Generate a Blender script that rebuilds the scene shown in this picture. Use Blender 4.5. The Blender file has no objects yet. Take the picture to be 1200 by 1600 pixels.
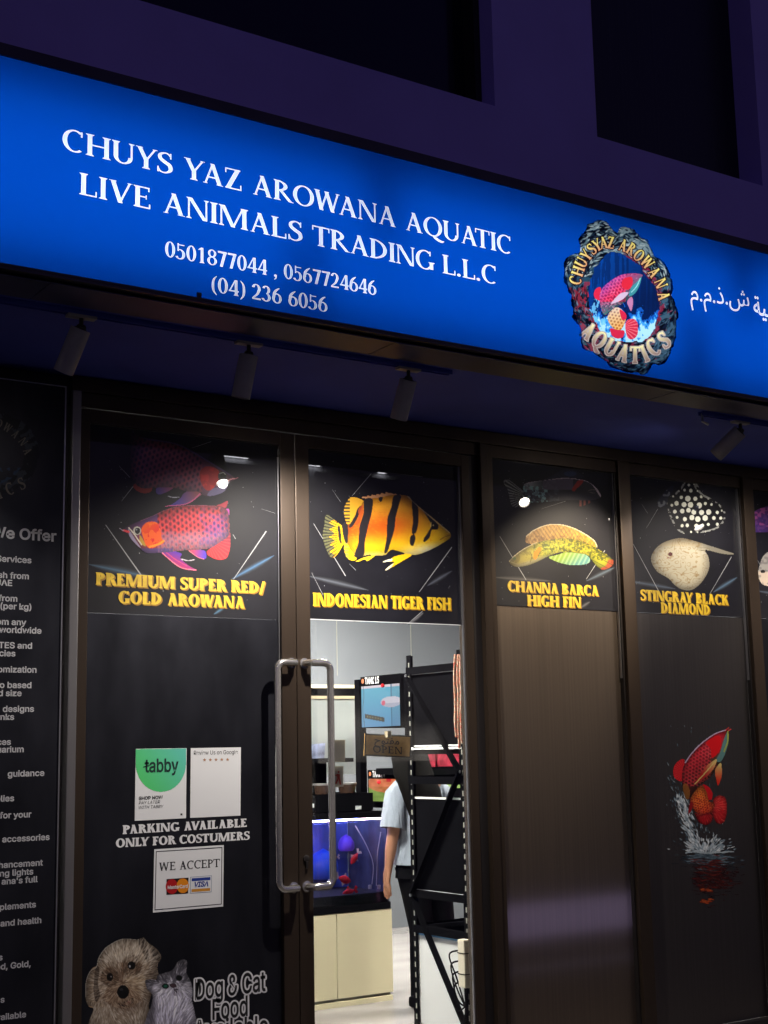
import bpy, math, random
import numpy as np
from mathutils import Matrix, Vector
from mathutils.geometry import delaunay_2d_cdt
random.seed(7); rng = np.random.default_rng(7)
rad = math.radians
SC = bpy.context.scene
COL = SC.collection

# ------------------------------------------------------------------ camera
YAW, PITCH, ROLL, FPX, DIST, EYE = 0.59022, 0.167936, -0.02049, 2187.5, 5.58, 1.55
cy, sy, cp, sp, cr, sr = math.cos(YAW), math.sin(YAW), math.cos(PITCH), math.sin(PITCH), math.cos(ROLL), math.sin(ROLL)
FW = np.array([sy*cp, cy*cp, sp]); R0 = np.array([cy, -sy, 0.0]); U0 = np.cross(R0, FW)
RT = cr*R0 + sr*U0; UP = -sr*R0 + cr*U0
CAM = np.array([0.0, -DIST, EYE])
cd = bpy.data.cameras.new('camera'); cam = bpy.data.objects.new('camera', cd); COL.objects.link(cam)
cd.sensor_fit = 'VERTICAL'; cd.sensor_height = 24.0; cd.lens = FPX/1600*24.0
cd.clip_start = 0.05; cd.clip_end = 500
cam.matrix_world = Matrix(((RT[0], UP[0], -FW[0], CAM[0]), (RT[1], UP[1], -FW[1], CAM[1]), (RT[2], UP[2], -FW[2], CAM[2]), (0, 0, 0, 1)))
SC.camera = cam

def at(x, y, Y=0.0):
    """world point on the plane Y seen at photo pixel x, y (scalars or arrays)"""
    x = np.asarray(x, float); y = np.asarray(y, float)
    d = ((x-600)/FPX)[..., None]*RT - ((y-800)/FPX)[..., None]*UP + FW
    return CAM + d*((Y-CAM[1])/d[..., 1])[..., None]
def atX(x, y, X):
    d = (x-600)/FPX*RT - (y-800)/FPX*UP + FW
    return CAM + d*((X-CAM[0])/d[0])

# ------------------------------------------------------------------ night sky
W = bpy.data.worlds.new('World'); SC.world = W; W.use_nodes = True
wn, wl = W.node_tree.nodes, W.node_tree.links
bg = wn['Background']
sky = wn.new('ShaderNodeTexSky'); sky.sky_type = 'NISHITA'; sky.sun_disc = False
sky.sun_elevation = rad(-5.5); sky.sun_rotation = rad(200)
tint = wn.new('ShaderNodeMix'); tint.data_type = 'RGBA'; tint.inputs['Factor'].default_value = 0.75
gtc = wn.new('ShaderNodeTexCoord'); gsp = wn.new('ShaderNodeSeparateXYZ'); grp = wn.new('ShaderNodeValToRGB')   # town glow: pale at the horizon, violet above
wl.new(gtc.outputs['Generated'], gsp.inputs[0]); wl.new(gsp.outputs[2], grp.inputs[0])
ge = grp.color_ramp.elements; ge[0].position = 0.0; ge[0].color = (.52, .42, .44, 1); ge[1].position = 1.0; ge[1].color = (.12, .10, .60, 1)
g3 = ge.new(.22); g3.color = (.34, .25, .72, 1); g4 = ge.new(.5); g4.color = (.22, .17, .90, 1)
# unseen town-light blobs added in a thin horizon band to brighten the handles
gab = wn.new('ShaderNodeMath'); gab.operation = 'SUBTRACT'; gab.inputs[1].default_value = .02; wl.new(gsp.outputs[2], gab.inputs[0])
gaa = wn.new('ShaderNodeMath'); gaa.operation = 'ABSOLUTE'; wl.new(gab.outputs[0], gaa.inputs[0])
gmr = wn.new('ShaderNodeMapRange'); gmr.interpolation_type = 'SMOOTHSTEP'; gmr.inputs['From Min'].default_value = .02; gmr.inputs['From Max'].default_value = .085; gmr.inputs['To Min'].default_value = 1; gmr.inputs['To Max'].default_value = 0; wl.new(gaa.outputs[0], gmr.inputs[0])
gns = wn.new('ShaderNodeTexNoise'); gns.inputs['Scale'].default_value = 9; gns.inputs['Detail'].default_value = 3; wl.new(gtc.outputs['Generated'], gns.inputs['Vector'])
gn2 = wn.new('ShaderNodeMapRange'); gn2.inputs['From Min'].default_value = .52; gn2.inputs['From Max'].default_value = .68; gn2.inputs['To Max'].default_value = 11.0; wl.new(gns.outputs[0], gn2.inputs[0])
gmm = wn.new('ShaderNodeMath'); gmm.operation = 'MULTIPLY'; wl.new(gmr.outputs[0], gmm.inputs[0]); wl.new(gn2.outputs[0], gmm.inputs[1])
gsc = wn.new('ShaderNodeVectorMath'); gsc.operation = 'SCALE'; gsc.inputs[0].default_value = (1, .90, .80); wl.new(gmm.outputs[0], gsc.inputs['Scale'])
gad = wn.new('ShaderNodeVectorMath'); gad.operation = 'ADD'; wl.new(grp.outputs[0], gad.inputs[0]); wl.new(gsc.outputs[0], gad.inputs[1])
wl.new(gad.outputs[0], tint.inputs[7])
wl.new(sky.outputs[0], tint.inputs[6]); wl.new(tint.outputs[2], bg.inputs[0])
bg.inputs[1].default_value = 0.13
SC.view_settings.view_transform = 'Standard'; SC.view_settings.look = 'None'
SC.view_settings.exposure = 0.0; SC.view_settings.gamma = 1.0
SC.cycles.use_denoising = True
SC.cycles.max_bounces = 10; SC.cycles.transparent_max_bounces = 12
SC.cycles.sample_clamp_indirect = 3.0

# ------------------------------------------------------------------ helpers
def lin(c):
    c = np.asarray(c, float)
    return np.where(c <= 0.04045, c/12.92, ((c+0.055)/1.055)**2.4)
def rgb(r, g, b): return tuple(lin(np.array([r, g, b])/255.0))

def mat(name, col, rough=0.5, metal=0.0, spec=0.5, coat=0.0, emit=None, estr=0.0, bump=None, vary=None, alpha=None):
    m = bpy.data.materials.new(name); m.use_nodes = True
    n, l = m.node_tree.nodes, m.node_tree.links; p = n['Principled BSDF']
    p.inputs['Base Color'].default_value = (*col, 1); p.inputs['Roughness'].default_value = rough
    p.inputs['Metallic'].default_value = metal; p.inputs['Specular IOR Level'].default_value = spec
    p.inputs['Coat Weight'].default_value = coat; p.inputs['Coat Roughness'].default_value = 0.015
    if emit is not None:
        p.inputs['Emission Color'].default_value = (*emit, 1); p.inputs['Emission Strength'].default_value = estr
    tc = n.new('ShaderNodeTexCoord'); mp = n.new('ShaderNodeMapping'); l.new(tc.outputs['Object'], mp.inputs[0])
    if vary:                                   # (scale xyz, amount): the colour wanders a little
        sc, amt = vary; mp.inputs['Scale'].default_value = sc
        t = n.new('ShaderNodeTexNoise'); t.inputs['Scale'].default_value = 1.0; t.inputs['Detail'].default_value = 5
        l.new(mp.outputs[0], t.inputs['Vector'])
        r = n.new('ShaderNodeMapRange'); r.inputs['To Min'].default_value = 1-amt; r.inputs['To Max'].default_value = 1+amt
        r.inputs['From Min'].default_value = 0.3; r.inputs['From Max'].default_value = 0.7
        l.new(t.outputs[0], r.inputs[0])
        v = n.new('ShaderNodeVectorMath'); v.operation = 'SCALE'; v.inputs[0].default_value = col
        l.new(r.outputs[0], v.inputs['Scale']); l.new(v.outputs[0], p.inputs['Base Color'])
        rr = n.new('ShaderNodeMapRange'); rr.inputs['To Min'].default_value = max(0.02, rough-min(.08, amt*.3)); rr.inputs['To Max'].default_value = min(1, rough+min(.1, amt*.4))
        l.new(t.outputs[0], rr.inputs[0]); l.new(rr.outputs[0], p.inputs['Roughness'])
    if bump:                                   # (scale xyz, strength, distance)
        sc, st, ds = bump
        mb_ = n.new('ShaderNodeMapping'); mb_.inputs['Scale'].default_value = sc; l.new(tc.outputs['Object'], mb_.inputs[0])
        t = n.new('ShaderNodeTexNoise'); t.inputs['Scale'].default_value = 1.0; t.inputs['Detail'].default_value = 3
        l.new(mb_.outputs[0], t.inputs['Vector'])
        b = n.new('ShaderNodeBump'); b.inputs['Strength'].default_value = st; b.inputs['Distance'].default_value = ds
        l.new(t.outputs[0], b.inputs['Height']); l.new(b.outputs[0], p.inputs['Normal'])
    return m

def print_mat(name, rough=0.5, coat=0.0, kind='print'):
    """ink: colour comes from the mesh's own colour attribute"""
    m = bpy.data.materials.new(name); m.use_nodes = True
    n, l = m.node_tree.nodes, m.node_tree.links; p = n['Principled BSDF']
    a = n.new('ShaderNodeAttribute'); a.attribute_name = 'ink'
    if kind == 'print':
        l.new(a.outputs['Color'], p.inputs['Base Color'])
        p.inputs['Roughness'].default_value = rough; p.inputs['Coat Weight'].default_value = coat; p.inputs['Coat Roughness'].default_value = 0.015
        p.inputs['Specular IOR Level'].default_value = 0.3
    elif kind == 'lit':                        # a screen that gives off its own picture
        l.new(a.outputs['Color'], p.inputs['Emission Color']); p.inputs['Emission Strength'].default_value = 0.9
        p.inputs['Base Color'].default_value = (0.01, 0.01, 0.01, 1)
    elif kind == 'backlit':                    # ink on a diffuser lit from inside its box
        t = n.new('ShaderNodeBsdfTranslucent'); l.new(a.outputs['Color'], t.inputs[0])
        l.new(t.outputs[0], n['Material Output'].inputs[0])
    return m
def diffuser(name, col):
    m = bpy.data.materials.new(name); m.use_nodes = True
    n, l = m.node_tree.nodes, m.node_tree.links; n.remove(n['Principled BSDF'])
    t = n.new('ShaderNodeBsdfTranslucent'); t.inputs[0].default_value = (*col, 1)
    d = n.new('ShaderNodeBsdfDiffuse'); d.inputs[0].default_value = (*[c*0.5 for c in col], 1)
    a = n.new('ShaderNodeAddShader'); l.new(t.outputs[0], a.inputs[0]); l.new(d.outputs[0], a.inputs[1])
    l.new(a.outputs[0], n['Material Output'].inputs[0]); return m
def glow(name, col, s):
    m = bpy.data.materials.new(name); m.use_nodes = True
    n, l = m.node_tree.nodes, m.node_tree.links; n.remove(n['Principled BSDF'])
    e = n.new('ShaderNodeEmission'); e.inputs[0].default_value = (*col, 1); e.inputs[1].default_value = s
    l.new(e.outputs[0], n['Material Output'].inputs[0]); return m
def glass(name, tintc=(0.97, 0.98, 0.98), refl=1.0):
    m = bpy.data.materials.new(name); m.use_nodes = True
    n, l = m.node_tree.nodes, m.node_tree.links; n.remove(n['Principled BSDF'])
    t = n.new('ShaderNodeBsdfTransparent'); t.inputs[0].default_value = (*tintc, 1)
    g = n.new('ShaderNodeBsdfGlossy'); g.inputs['Roughness'].default_value = 0.01
    f = n.new('ShaderNodeFresnel'); f.inputs[0].default_value = 1.5
    x = n.new('ShaderNodeMixShader'); l.new(f.outputs[0], x.inputs[0]); l.new(t.outputs[0], x.inputs[1]); l.new(g.outputs[0], x.inputs[2])
    l.new(x.outputs[0], n['Material Output'].inputs[0]); return m

BASE = {}                                       # where each thing's origin is
def thing(name, label, cat, loc=(0, 0, 0), group=None):
    o = bpy.data.objects.new(name, None); COL.objects.link(o); o.location = loc; o.empty_display_size = 0.1
    o['label'] = label; o['category'] = cat
    if group: o['group'] = group
    BASE[o.name] = np.array(loc, float); return o
def tag(o, label, cat, group=None):
    o['label'] = label; o['category'] = cat
    if group: o['group'] = group
    return o
def struct(o): o['kind'] = 'structure'; return o
def link(name, me, m=None, parent=None):
    o = bpy.data.objects.new(name, me); COL.objects.link(o)
    if m is not None: me.materials.append(m)
    b = BASE.get(parent.name, np.zeros(3)) if parent else np.zeros(3)
    if parent: o.parent = parent
    BASE[o.name] = b; return o

class MB:
    def __init__(s): s.v = []; s.f = []
    def add(s, v, f):
        k = len(s.v); s.v += [tuple(map(float, p)) for p in v]; s.f += [[k+i for i in q] for q in f]; return s
    def box(s, x0, x1, y0, y1, z0, z1, b=0.0):
        if b <= 0:
            v = [(x, y, z) for z in (z0, z1) for y in (y0, y1) for x in (x0, x1)]
            return s.add(v, [(0, 2, 3, 1), (4, 5, 7, 6), (0, 1, 5, 4), (2, 6, 7, 3), (0, 4, 6, 2), (1, 3, 7, 5)])
        import bmesh
        bm = bmesh.new(); bmesh.ops.create_cube(bm, size=1)
        for q in bm.verts: q.co = ((x0+x1)/2+q.co.x*(x1-x0), (y0+y1)/2+q.co.y*(y1-y0), (z0+z1)/2+q.co.z*(z1-z0))
        bmesh.ops.bevel(bm, geom=bm.edges[:], offset=b, segments=2, affect='EDGES', profile=0.6)
        bm.verts.index_update(); s.add([q.co[:] for q in bm.verts], [[q.index for q in f.verts] for f in bm.faces]); bm.free(); return s
    def bar(s, a, b, w, h, upv=(0, 0, 1)):      # square bar from a to b
        a, b = np.array(a, float), np.array(b, float); d = (b-a)/np.linalg.norm(b-a)
        x = np.cross(d, upv); x /= np.linalg.norm(x); z = np.cross(x, d)
        o = [x*i*w/2+z*j*h/2 for i, j in ((-1, -1), (1, -1), (1, 1), (-1, 1))]
        return s.add([a+q for q in o]+[b+q for q in o], [(3, 2, 1, 0), (4, 5, 6, 7)]+[(i, (i+1) % 4, (i+1) % 4+4, i+4) for i in range(4)])
    def tube(s, pts, r, n=10, caps=True):
        P = [np.array(p, float) for p in pts]; R = r if hasattr(r, '__len__') else [r]*len(P)
        k = len(s.v); ref = None
        for i, p in enumerate(P):
            d = P[min(i+1, len(P)-1)]-P[max(i-1, 0)]; d /= (np.linalg.norm(d)+1e-12)
            if ref is None: ref = np.cross(d, (0.31, 0.2, 0.93)); 
            ref = ref-d*(ref@d); ref /= (np.linalg.norm(ref)+1e-12); q = np.cross(d, ref)
            s.v += [tuple(p+R[i]*(math.cos(2*math.pi*j/n)*ref+math.sin(2*math.pi*j/n)*q)) for j in range(n)]
        for i in range(len(P)-1):
            for j in range(n): s.f.append([k+i*n+j, k+i*n+(j+1) % n, k+(i+1)*n+(j+1) % n, k+(i+1)*n+j])
        if caps: s.f.append([k+j for j in range(n)][::-1]); s.f.append([k+(len(P)-1)*n+j for j in range(n)])
        return s
    def lathe(s, c, axis, prof, n=24):          # prof: (distance along axis, radius)
        a = np.array(axis, float); a /= np.linalg.norm(a)
        return s._lathe(c, a, prof, n)
    def _lathe(s, c, a, prof, n=24):
        c, a = np.array(c, float), np.array(a, float); a = a/np.linalg.norm(a)
        x = np.cross(a, (0.3, 0.9, 0.2)); x /= np.linalg.norm(x); y = np.cross(a, x); k = len(s.v)
        for t, r in prof: s.v += [tuple(c+a*t+max(r, 1e-5)*(math.cos(2*math.pi*j/n)*x+math.sin(2*math.pi*j/n)*y)) for j in range(n)]
        for i in range(len(prof)-1):
            for j in range(n): s.f.append([k+i*n+j, k+i*n+(j+1) % n, k+(i+1)*n+(j+1) % n, k+(i+1)*n+j])
        s.f.append([k+j for j in range(n)][::-1]); s.f.append([k+(len(prof)-1)*n+j for j in range(n)]); return s
    def prism(s, pts, y0, y1):                  # outline in X,Z extruded along Y
        n = len(pts); return s.add([(x, y0, z) for x, z in pts]+[(x, y1, z) for x, z in pts],
            [list(range(n)), list(range(2*n-1, n-1, -1))]+[(i, i+n, (i+1) % n+n, (i+1) % n) for i in range(n)])
    def build(s, name, m=None, parent=None, smooth=False):
        b = BASE.get(parent.name, np.zeros(3)) if parent else np.zeros(3)
        me = bpy.data.meshes.new(name); me.from_pydata([(x-b[0], y-b[1], z-b[2]) for x, y, z in s.v], [], s.f); me.update()
        if smooth: 
            me.polygons.foreach_set('use_smooth', [True]*len(me.polygons))
            try: me.set_sharp_from_angle(angle=rad(40))
            except Exception: pass
        return link(name, me, m, parent)
def box(name, m, x0, x1, y0, y1, z0, z1, parent=None, b=0.0): return MB().box(x0, x1, y0, y1, z0, z1, b).build(name, m, parent)

# ------------------------------------------------------------------ lettering
class Face:
    """a serif alphabet drawn from stems, diagonals and bowls; T thick, t thin, s serif reach, h serif depth, k width"""
    def __init__(s, T, t, sf, h, k=1.0): s.T, s.t, s.s, s.h, s.k, s.cache = T, t, sf, h, k, {}
    def stem(s, x, y0=0, y1=1, w=None, b=1, tp=1):
        w = w or s.T; P = [[(x, y0), (x+w, y0), (x+w, y1), (x, y1)]]
        if b: P.append([(x-s.s, y0), (x+w+s.s, y0), (x+w+s.s*.9, y0+s.h*.7), (x+w, y0+s.h*2), (x, y0+s.h*2), (x-s.s*.9, y0+s.h*.7)])
        if tp: P.append([(x-s.s, y1), (x-s.s*.9, y1-s.h*.7), (x, y1-s.h*2), (x+w, y1-s.h*2), (x+w+s.s*.9, y1-s.h*.7), (x+w+s.s, y1)])
        return P
    def diag(s, x0, x1, w, y0=0.0, y1=1.0): return [[(x0-w/2, y0), (x0+w/2, y0), (x1+w/2, y1), (x1-w/2, y1)]]
    def foot(s, x, w, top=False, a=1.0):
        d = s.s*a; h = s.h
        if top: return [[(x-w/2-d, 1), (x-w/2-d, 1-h*.8), (x+w/2+d, 1-h*.8), (x+w/2+d, 1)]]
        return [[(x-w/2-d, 0), (x+w/2+d, 0), (x+w/2+d, h*.8), (x-w/2-d, h*.8)]]
    def bar(s, x0, x1, y, th=None): th = th or s.t; return [[(x0, y), (x1, y), (x1, y+th), (x0, y+th)]]
    def arc(s, cx, cy, rx, ry, a0, a1, T=None, t=None, n=22):
        T = s.T if T is None else T; t = s.t if t is None else t; P = []
        A = [rad(a0+(a1-a0)*i/n) for i in range(n+1)]
        for a, b in zip(A, A[1:]):
            P.append([(cx+rx*math.cos(a), cy+ry*math.sin(a)), (cx+rx*math.cos(b), cy+ry*math.sin(b)),
                      (cx+(rx-T)*math.cos(b), cy+(ry-t)*math.sin(b)), (cx+(rx-T)*math.cos(a), cy+(ry-t)*math.sin(a))])
        return P
    def spine(s, pts, n=8):                     # (x, y, width) smooth
        Q = []; p = [np.array(q, float) for q in pts]; p = [2*p[0]-p[1]]+p+[2*p[-1]-p[-2]]
        for i in range(1, len(p)-2):
            for j in range(n):
                u = j/n; Q.append(0.5*(2*p[i]+(p[i+1]-p[i-1])*u+(2*p[i-1]-5*p[i]+4*p[i+1]-p[i+2])*u*u+(3*p[i]-p[i-1]-3*p[i+1]+p[i+2])*u**3))
        Q.append(p[-2]); L, Rr = [], []
        for i, q in enumerate(Q):
            d = Q[min(i+1, len(Q)-1)]-Q[max(i-1, 0)]; m = math.hypot(d[0], d[1])+1e-9; nx, ny = -d[1]/m*q[2]/2, d[0]/m*q[2]/2
            L.append((q[0]+nx, q[1]+ny)); Rr.append((q[0]-nx, q[1]-ny))
        return [[L[i], L[i+1], Rr[i+1], Rr[i]] for i in range(len(Q)-1)]
    def glyph(s, c):
        T, t, S, h = s.T, s.t, s.s, s.h; st, dg, ft, ar, br = s.stem, s.diag, s.foot, s.arc, s.bar
        if c == 'A': return dg(S+t, .40, t*1.15)+dg(.80-S-T*.5, .38, T)+ft(S+t, t, a=.8)+ft(.80-S-T*.5, T, a=.7)+br(.2, .58, .30), .80
        if c == 'B': return st(S)+ar(S+T*.8, .75, .34, .25, -90, 90, T*.95)+ar(S+T*.8, .265, .40, .265, -90, 90, T)+br(S, S+T, 1-t)+br(S, S+T, 0)+br(S, S+T*.9, .5-t*.5), .68
        if c == 'C': return ar(.40, .5, .40, .52, 52, 308)+st(.60, .74, .99, t*.9, 0, 0)+([] if t < .09 else st(.60, .03, .24, t*.7, 0, 0)), .73
        if c == 'D': return st(S)+ar(S+T*.5, .5, .58, .5, -90, 90)+br(S, S+T, 0)+br(S, S+T, 1-t), S+T*.5+.62
        if c == 'E': return st(S, tp=1)+br(S, S+.50, 0)+br(S, S+.47, 1-t)+br(S, S+.38, .49)+st(S+.50-t*.6, 0, .22, t*.75, 0, 0)+st(S+.47-t*.6, .80, 1, t*.75, 0, 0)+st(S+.38-t*.5, .42, .62, t*.6, 0, 0), S+.55
        if c == 'F': return st(S, tp=1)+br(S, S+.47, 1-t)+br(S, S+.36, .47)+st(S+.47-t*.6, .78, 1, t*.75, 0, 0)+st(S+.36-t*.5, .38, .62, t*.6, 0, 0), S+.50
        if c == 'G': return ar(.40, .5, .40, .52, 50, 318)+st(.60, .74, .99, t*.9, 0, 0)+st(.76-T, .04, .42, T, 0, 1), .80
        if c == 'H': return st(S)+st(.56+S)+br(S, .6+S, .48), .56+2*S+T
        if c == 'I': return st(S), 2*S+T
        if c == 'K': return st(S)+dg(S+T*.9, .62, t*1.2, .42, 1)+dg(.72-T*.4, S+T*1.5, T*1.05, 0, .58)+ft(.72-T*.4, T, a=.6)+ft(.60, t, True, .8), .78
        if c == 'L': return st(S)+br(S, S+.50, 0)+st(S+.50-t*.6, 0, .26, t*.75, 0, 0), S+.54
        if c == 'M': return st(S, w=t)+st(.80+S, w=T)+dg(.46+S, S+T*.55, T)+dg(.46+S, .82+S, t*1.2), .80+2*S+T
        if c == 'N': return st(S, w=t)+st(.62+S, w=t, b=0)+dg(.60+S, S+T*.45, T), .62+2*S+t
        if c == 'O': return ar(.42, .5, .42, .52, 0, 360, n=40), .84
        if c == 'P': return st(S)+ar(S+T*.7, .72, .40, .28, -90, 90)+br(S, S+T, 1-t)+br(S, S+T, .44), S+T*.7+.42
        if c == 'Q': return ar(.42, .5, .42, .52, 0, 360, n=40)+s.spine([(.40, .04, t), (.56, -.10, T*.9), (.78, -.20, T*.8), (.92, -.17, t*.5)]), .84
        if c == 'R': return st(S)+ar(S+T*.7, .74, .38, .26, -90, 90)+br(S, S+T, 1-t)+br(S, S+T, .48)+dg(.72-T*.3, S+T*1.5, T, 0, .50)+ft(.72-T*.2, T*.8, a=.5), .74
        if c == 'S':
            T = min(T, .215); t = min(t, .115); m = T*1.02
            return s.spine([(.50, .80, t*.6), (.42, .93, t), (.28, 1-t*.45, t*1.05), (.12, .86, T*.75), (.13, .68, T*.95), (.28, .54, m), (.45, .42, m), (.49, .22, T*.9), (.40, .08, T*.55), (.26, t*.45, t*1.0), (.12, .07, t), (.05, .22, t*.6)])+st(.47, .72, .99, t*.8, 0, 0)+st(.02, .02, .28, t*.8, 0, 0), .58
        if c == 'T': return st(.31-T/2+S*.5, tp=0)+br(0, .62+S, 1-t)+st(0, .76, 1, t*.75, 0, 0)+st(.62+S-t*.75, .76, 1, t*.75, 0, 0), .62+S
        if c == 'U': return st(S, .30, 1, b=0)+st(.58+S, .30, 1, t*1.1, b=0)+ar(S+(.58+t*1.1)/2, .32, (.58+t*1.1)/2, .34, 180, 360, T*.95), .58+2*S+t
        if c == 'V': return dg(.40, S+T*.5, T)+dg(.38, .78-S, t*1.15)+ft(S+T*.5, T, True, .7)+ft(.78-S, t, True, .8), .80
        if c == 'W': return dg(.32, S+T*.5, T)+dg(.30, .56, t*1.15)+dg(.78, .52, T)+dg(.76, 1.06-S, t*1.15)+ft(S+T*.5, T, True, .7)+ft(1.06-S, t, True, .8)+ft(.54, T, True, .3), 1.10
        if c == 'Y': return st(.38-T/2, 0, .46, tp=0)+dg(.38, S+T*.5, T, .40)+dg(.38, .76-S, t*1.2, .40)+ft(S+T*.5, T, True, .7)+ft(.76-S, t, True, .8), .77
        if c == 'Z': return br(.03, .60, 1-t)+br(.03, .64, 0)+dg(.03+T*.6, .60-T*.6, T*1.15)+st(.03, .76, 1, t*.7, 0, 0)+st(.64-t*.7, 0, .26, t*.7, 0, 0), .67
        if c == '0': return ar(.27, .5, .27, .51, 0, 360, n=36), .56
        if c == '1': return st(.20, tp=0)+[[(.05, .80), (.20, .86), (.20+T*.6, 1.0), (.14, .93)]], .54
        if c == '2': return ar(.25, .70, .25, .31, -20, 165, T)+s.spine([(.47-T*.4, .62, T), (.30, .34, T*.8), (.06, .10, t)])+br(.02, .50, 0, t*1.7), .55
        if c == '3': return ar(.23, .745, .23, .265, -80, 160, T*.95)+ar(.22, .26, .27, .28, -160, 85, T), .54
        if c == '4': return st(.33, 0, 1, T, 1, 0)+br(0, .55, .24, t*1.4)+[[(0, .24), (t*1.3, .24), (.33+T*.4, 1), (.33, 1)]], .57
        if c == '5': return ar(.21, .31, .29, .33, -150, 118, T)+st(.08, .50, 1, t*1.2, 0, 0)+br(.08, .46, 1-t*2), .54
        if c == '6': return ar(.275, .31, .275, .33, 0, 360, T*.95, n=30)+s.spine([(.10, .36, T), (.12, .62, T), (.24, .84, T*.8), (.42, 1.0, t*.8)]), .56
        if c == '7': return br(.02, .52, 1-t*2, t*2)+dg(.16+T*.3, .50-t, T*1.05), .53
        if c == '8': return ar(.27, .755, .23, .255, 0, 360, T*.8, n=28)+ar(.27, .27, .27, .28, 0, 360, T*.9, n=28), .55
        if c == '.': return ar(.09, .07, .085, .085, 0, 360, .08, .08, 12), .22
        if c == ',': return ar(.10, .07, .085, .085, 0, 360, .08, .08, 12)+s.spine([(.14, .07, .09), (.13, -.08, .07), (.03, -.20, .03)]), .24
        if c == '(': return s.spine([(.26, 1.04, t*.6), (.10, .78, T*.7), (.06, .42, T*.9), (.10, .08, T*.7), (.26, -.18, t*.6)]), .30
        if c == ')': return s.spine([(.04, 1.04, t*.6), (.20, .78, T*.7), (.24, .42, T*.9), (.20, .08, T*.7), (.04, -.18, t*.6)]), .30
        if c == '/': return dg(.06, .34, T*.8, -.08, 1.04), .42
        return [], .34
    def mesh(s, c):
        if c in s.cache: return s.cache[c]
        P, w = s.glyph(c); V, F = [], []
        for q in P:
            a = sum(q[i][0]*q[(i+1) % len(q)][1]-q[(i+1) % len(q)][0]*q[i][1] for i in range(len(q)))
            if abs(a) < 1e-9: continue
            if a < 0: q = q[::-1]
            F.append(list(range(len(V), len(V)+len(q)))); V += [Vector(p) for p in q]
        if V:
            v, e, f, ov, oe, of = delaunay_2d_cdt(V, [], F, 0, 1e-5)
            out = ([tuple(p) for p in v], [list(q) for q, o in zip(f, of) if len(o)], w)
        else: out = ([], [], w)
        s.cache[c] = out; return out
    def line(s, txt, gap=0.03):                 # -> verts (u, v), faces, width
        V, F, x = [], [], 0.0
        for i_, c in enumerate(txt):
            v, f, w = s.mesh(c); k = len(V)
            if i_ and txt[i_-1:i_+1] in ('WA', 'AW', 'AV', 'VA', 'YA', 'AY', 'LY', 'AT', 'TA', 'PA', 'OW', 'RY', 'YS'): x -= {'OW': .05, 'RY': .05, 'YS': .05}.get(txt[i_-1:i_+1], .13)*s.k
            V += [(p[0]*s.k+x, p[1]) for p in v]; F += [[k+i for i in q] for q in f]; x += w*s.k+(gap if c != ' ' else 0)
        return np.array(V), F, x-gap
SIGN = Face(.152, .062, .066, .040, .94); POSTER = Face(.270, .125, .045, .065, .86)
COOPER = Face(.250, .150, .060, .095, .95); SLAB = Face(.140, .085, .085, .060, 1.05); LOGO = Face(.190, .085, .060, .060, .85)

def serif(mb, face, txt, p0, p1, cap, Y, gap=0.03, dx=0.0, dz=0.0):
    """one line of serif text, baseline from photo pixel p0 to p1 on the plane Y"""
    a, b = at(*p0, Y), at(*p1, Y); c = at(p0[0], p0[1]-cap, Y)[2]-a[2]
    V, F, w = face.line(txt, gap); u = V[:, 0]/w
    mb.add(np.stack([a[0]+(b[0]-a[0])*u+dx, np.full(len(u), Y), a[2]+(b[2]-a[2])*u+V[:, 1]*c+dz], 1), F)
try: INTER = bpy.data.fonts.load(bpy.utils.system_resource('DATAFILES', path='fonts')+'/Inter.woff2')
except Exception: INTER = None
def flat_text(txt, bold=0.0, shear=0.0, font=True, space=1.0):
    c = bpy.data.curves.new('lettering', 'FONT'); c.body = txt; c.offset = bold; c.shear = shear; c.resolution_u = 5; c.space_character = space
    if INTER and font: c.font = INTER
    o = bpy.data.objects.new('lettering', c); COL.objects.link(o)
    dg = bpy.context.evaluated_depsgraph_get(); dg.update()
    me = bpy.data.meshes.new_from_object(o.evaluated_get(dg))
    V = np.array([v.co[:2] for v in me.vertices]); F = [list(p.vertices) for p in me.polygons]
    bpy.data.objects.remove(o); bpy.data.curves.remove(c); bpy.data.meshes.remove(me)
    return V, F
CAPH = 0.509 if INTER else 0.682
def sans(mb, txt, p0, p1, cap, Y, bold=0.0, shear=0.0, wide=1.0, font=True, caph=None, space=1.0):
    """sans text: p0 and p1 are baseline ends in photo pixels (either may be None: the width then comes from the height)"""
    V, F = flat_text(txt, bold, shear, font, space); ch = caph or CAPH
    q = p0 or p1; a = at(*q, Y); c = (at(q[0], q[1]-cap, Y)[2]-a[2])/ch
    u = V[:, 0]-V[:, 0].min(); w = u.max()
    if p0 and p1:
        b = at(*p1, Y); X = a[0]+(b[0]-a[0])*u/w; Z = a[2]+(b[2]-a[2])*u/w+V[:, 1]*c
    else:
        X = a[0]+(u*c*wide if p0 else (u-w)*c*wide); Z = a[2]+V[:, 1]*c
    mb.add(np.stack([X, np.full(len(X), Y), Z], 1), F)
def quad(mb, pts, Y): mb.add([at(x, y, Y) for x, y in pts], [list(range(len(pts)))])

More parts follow.
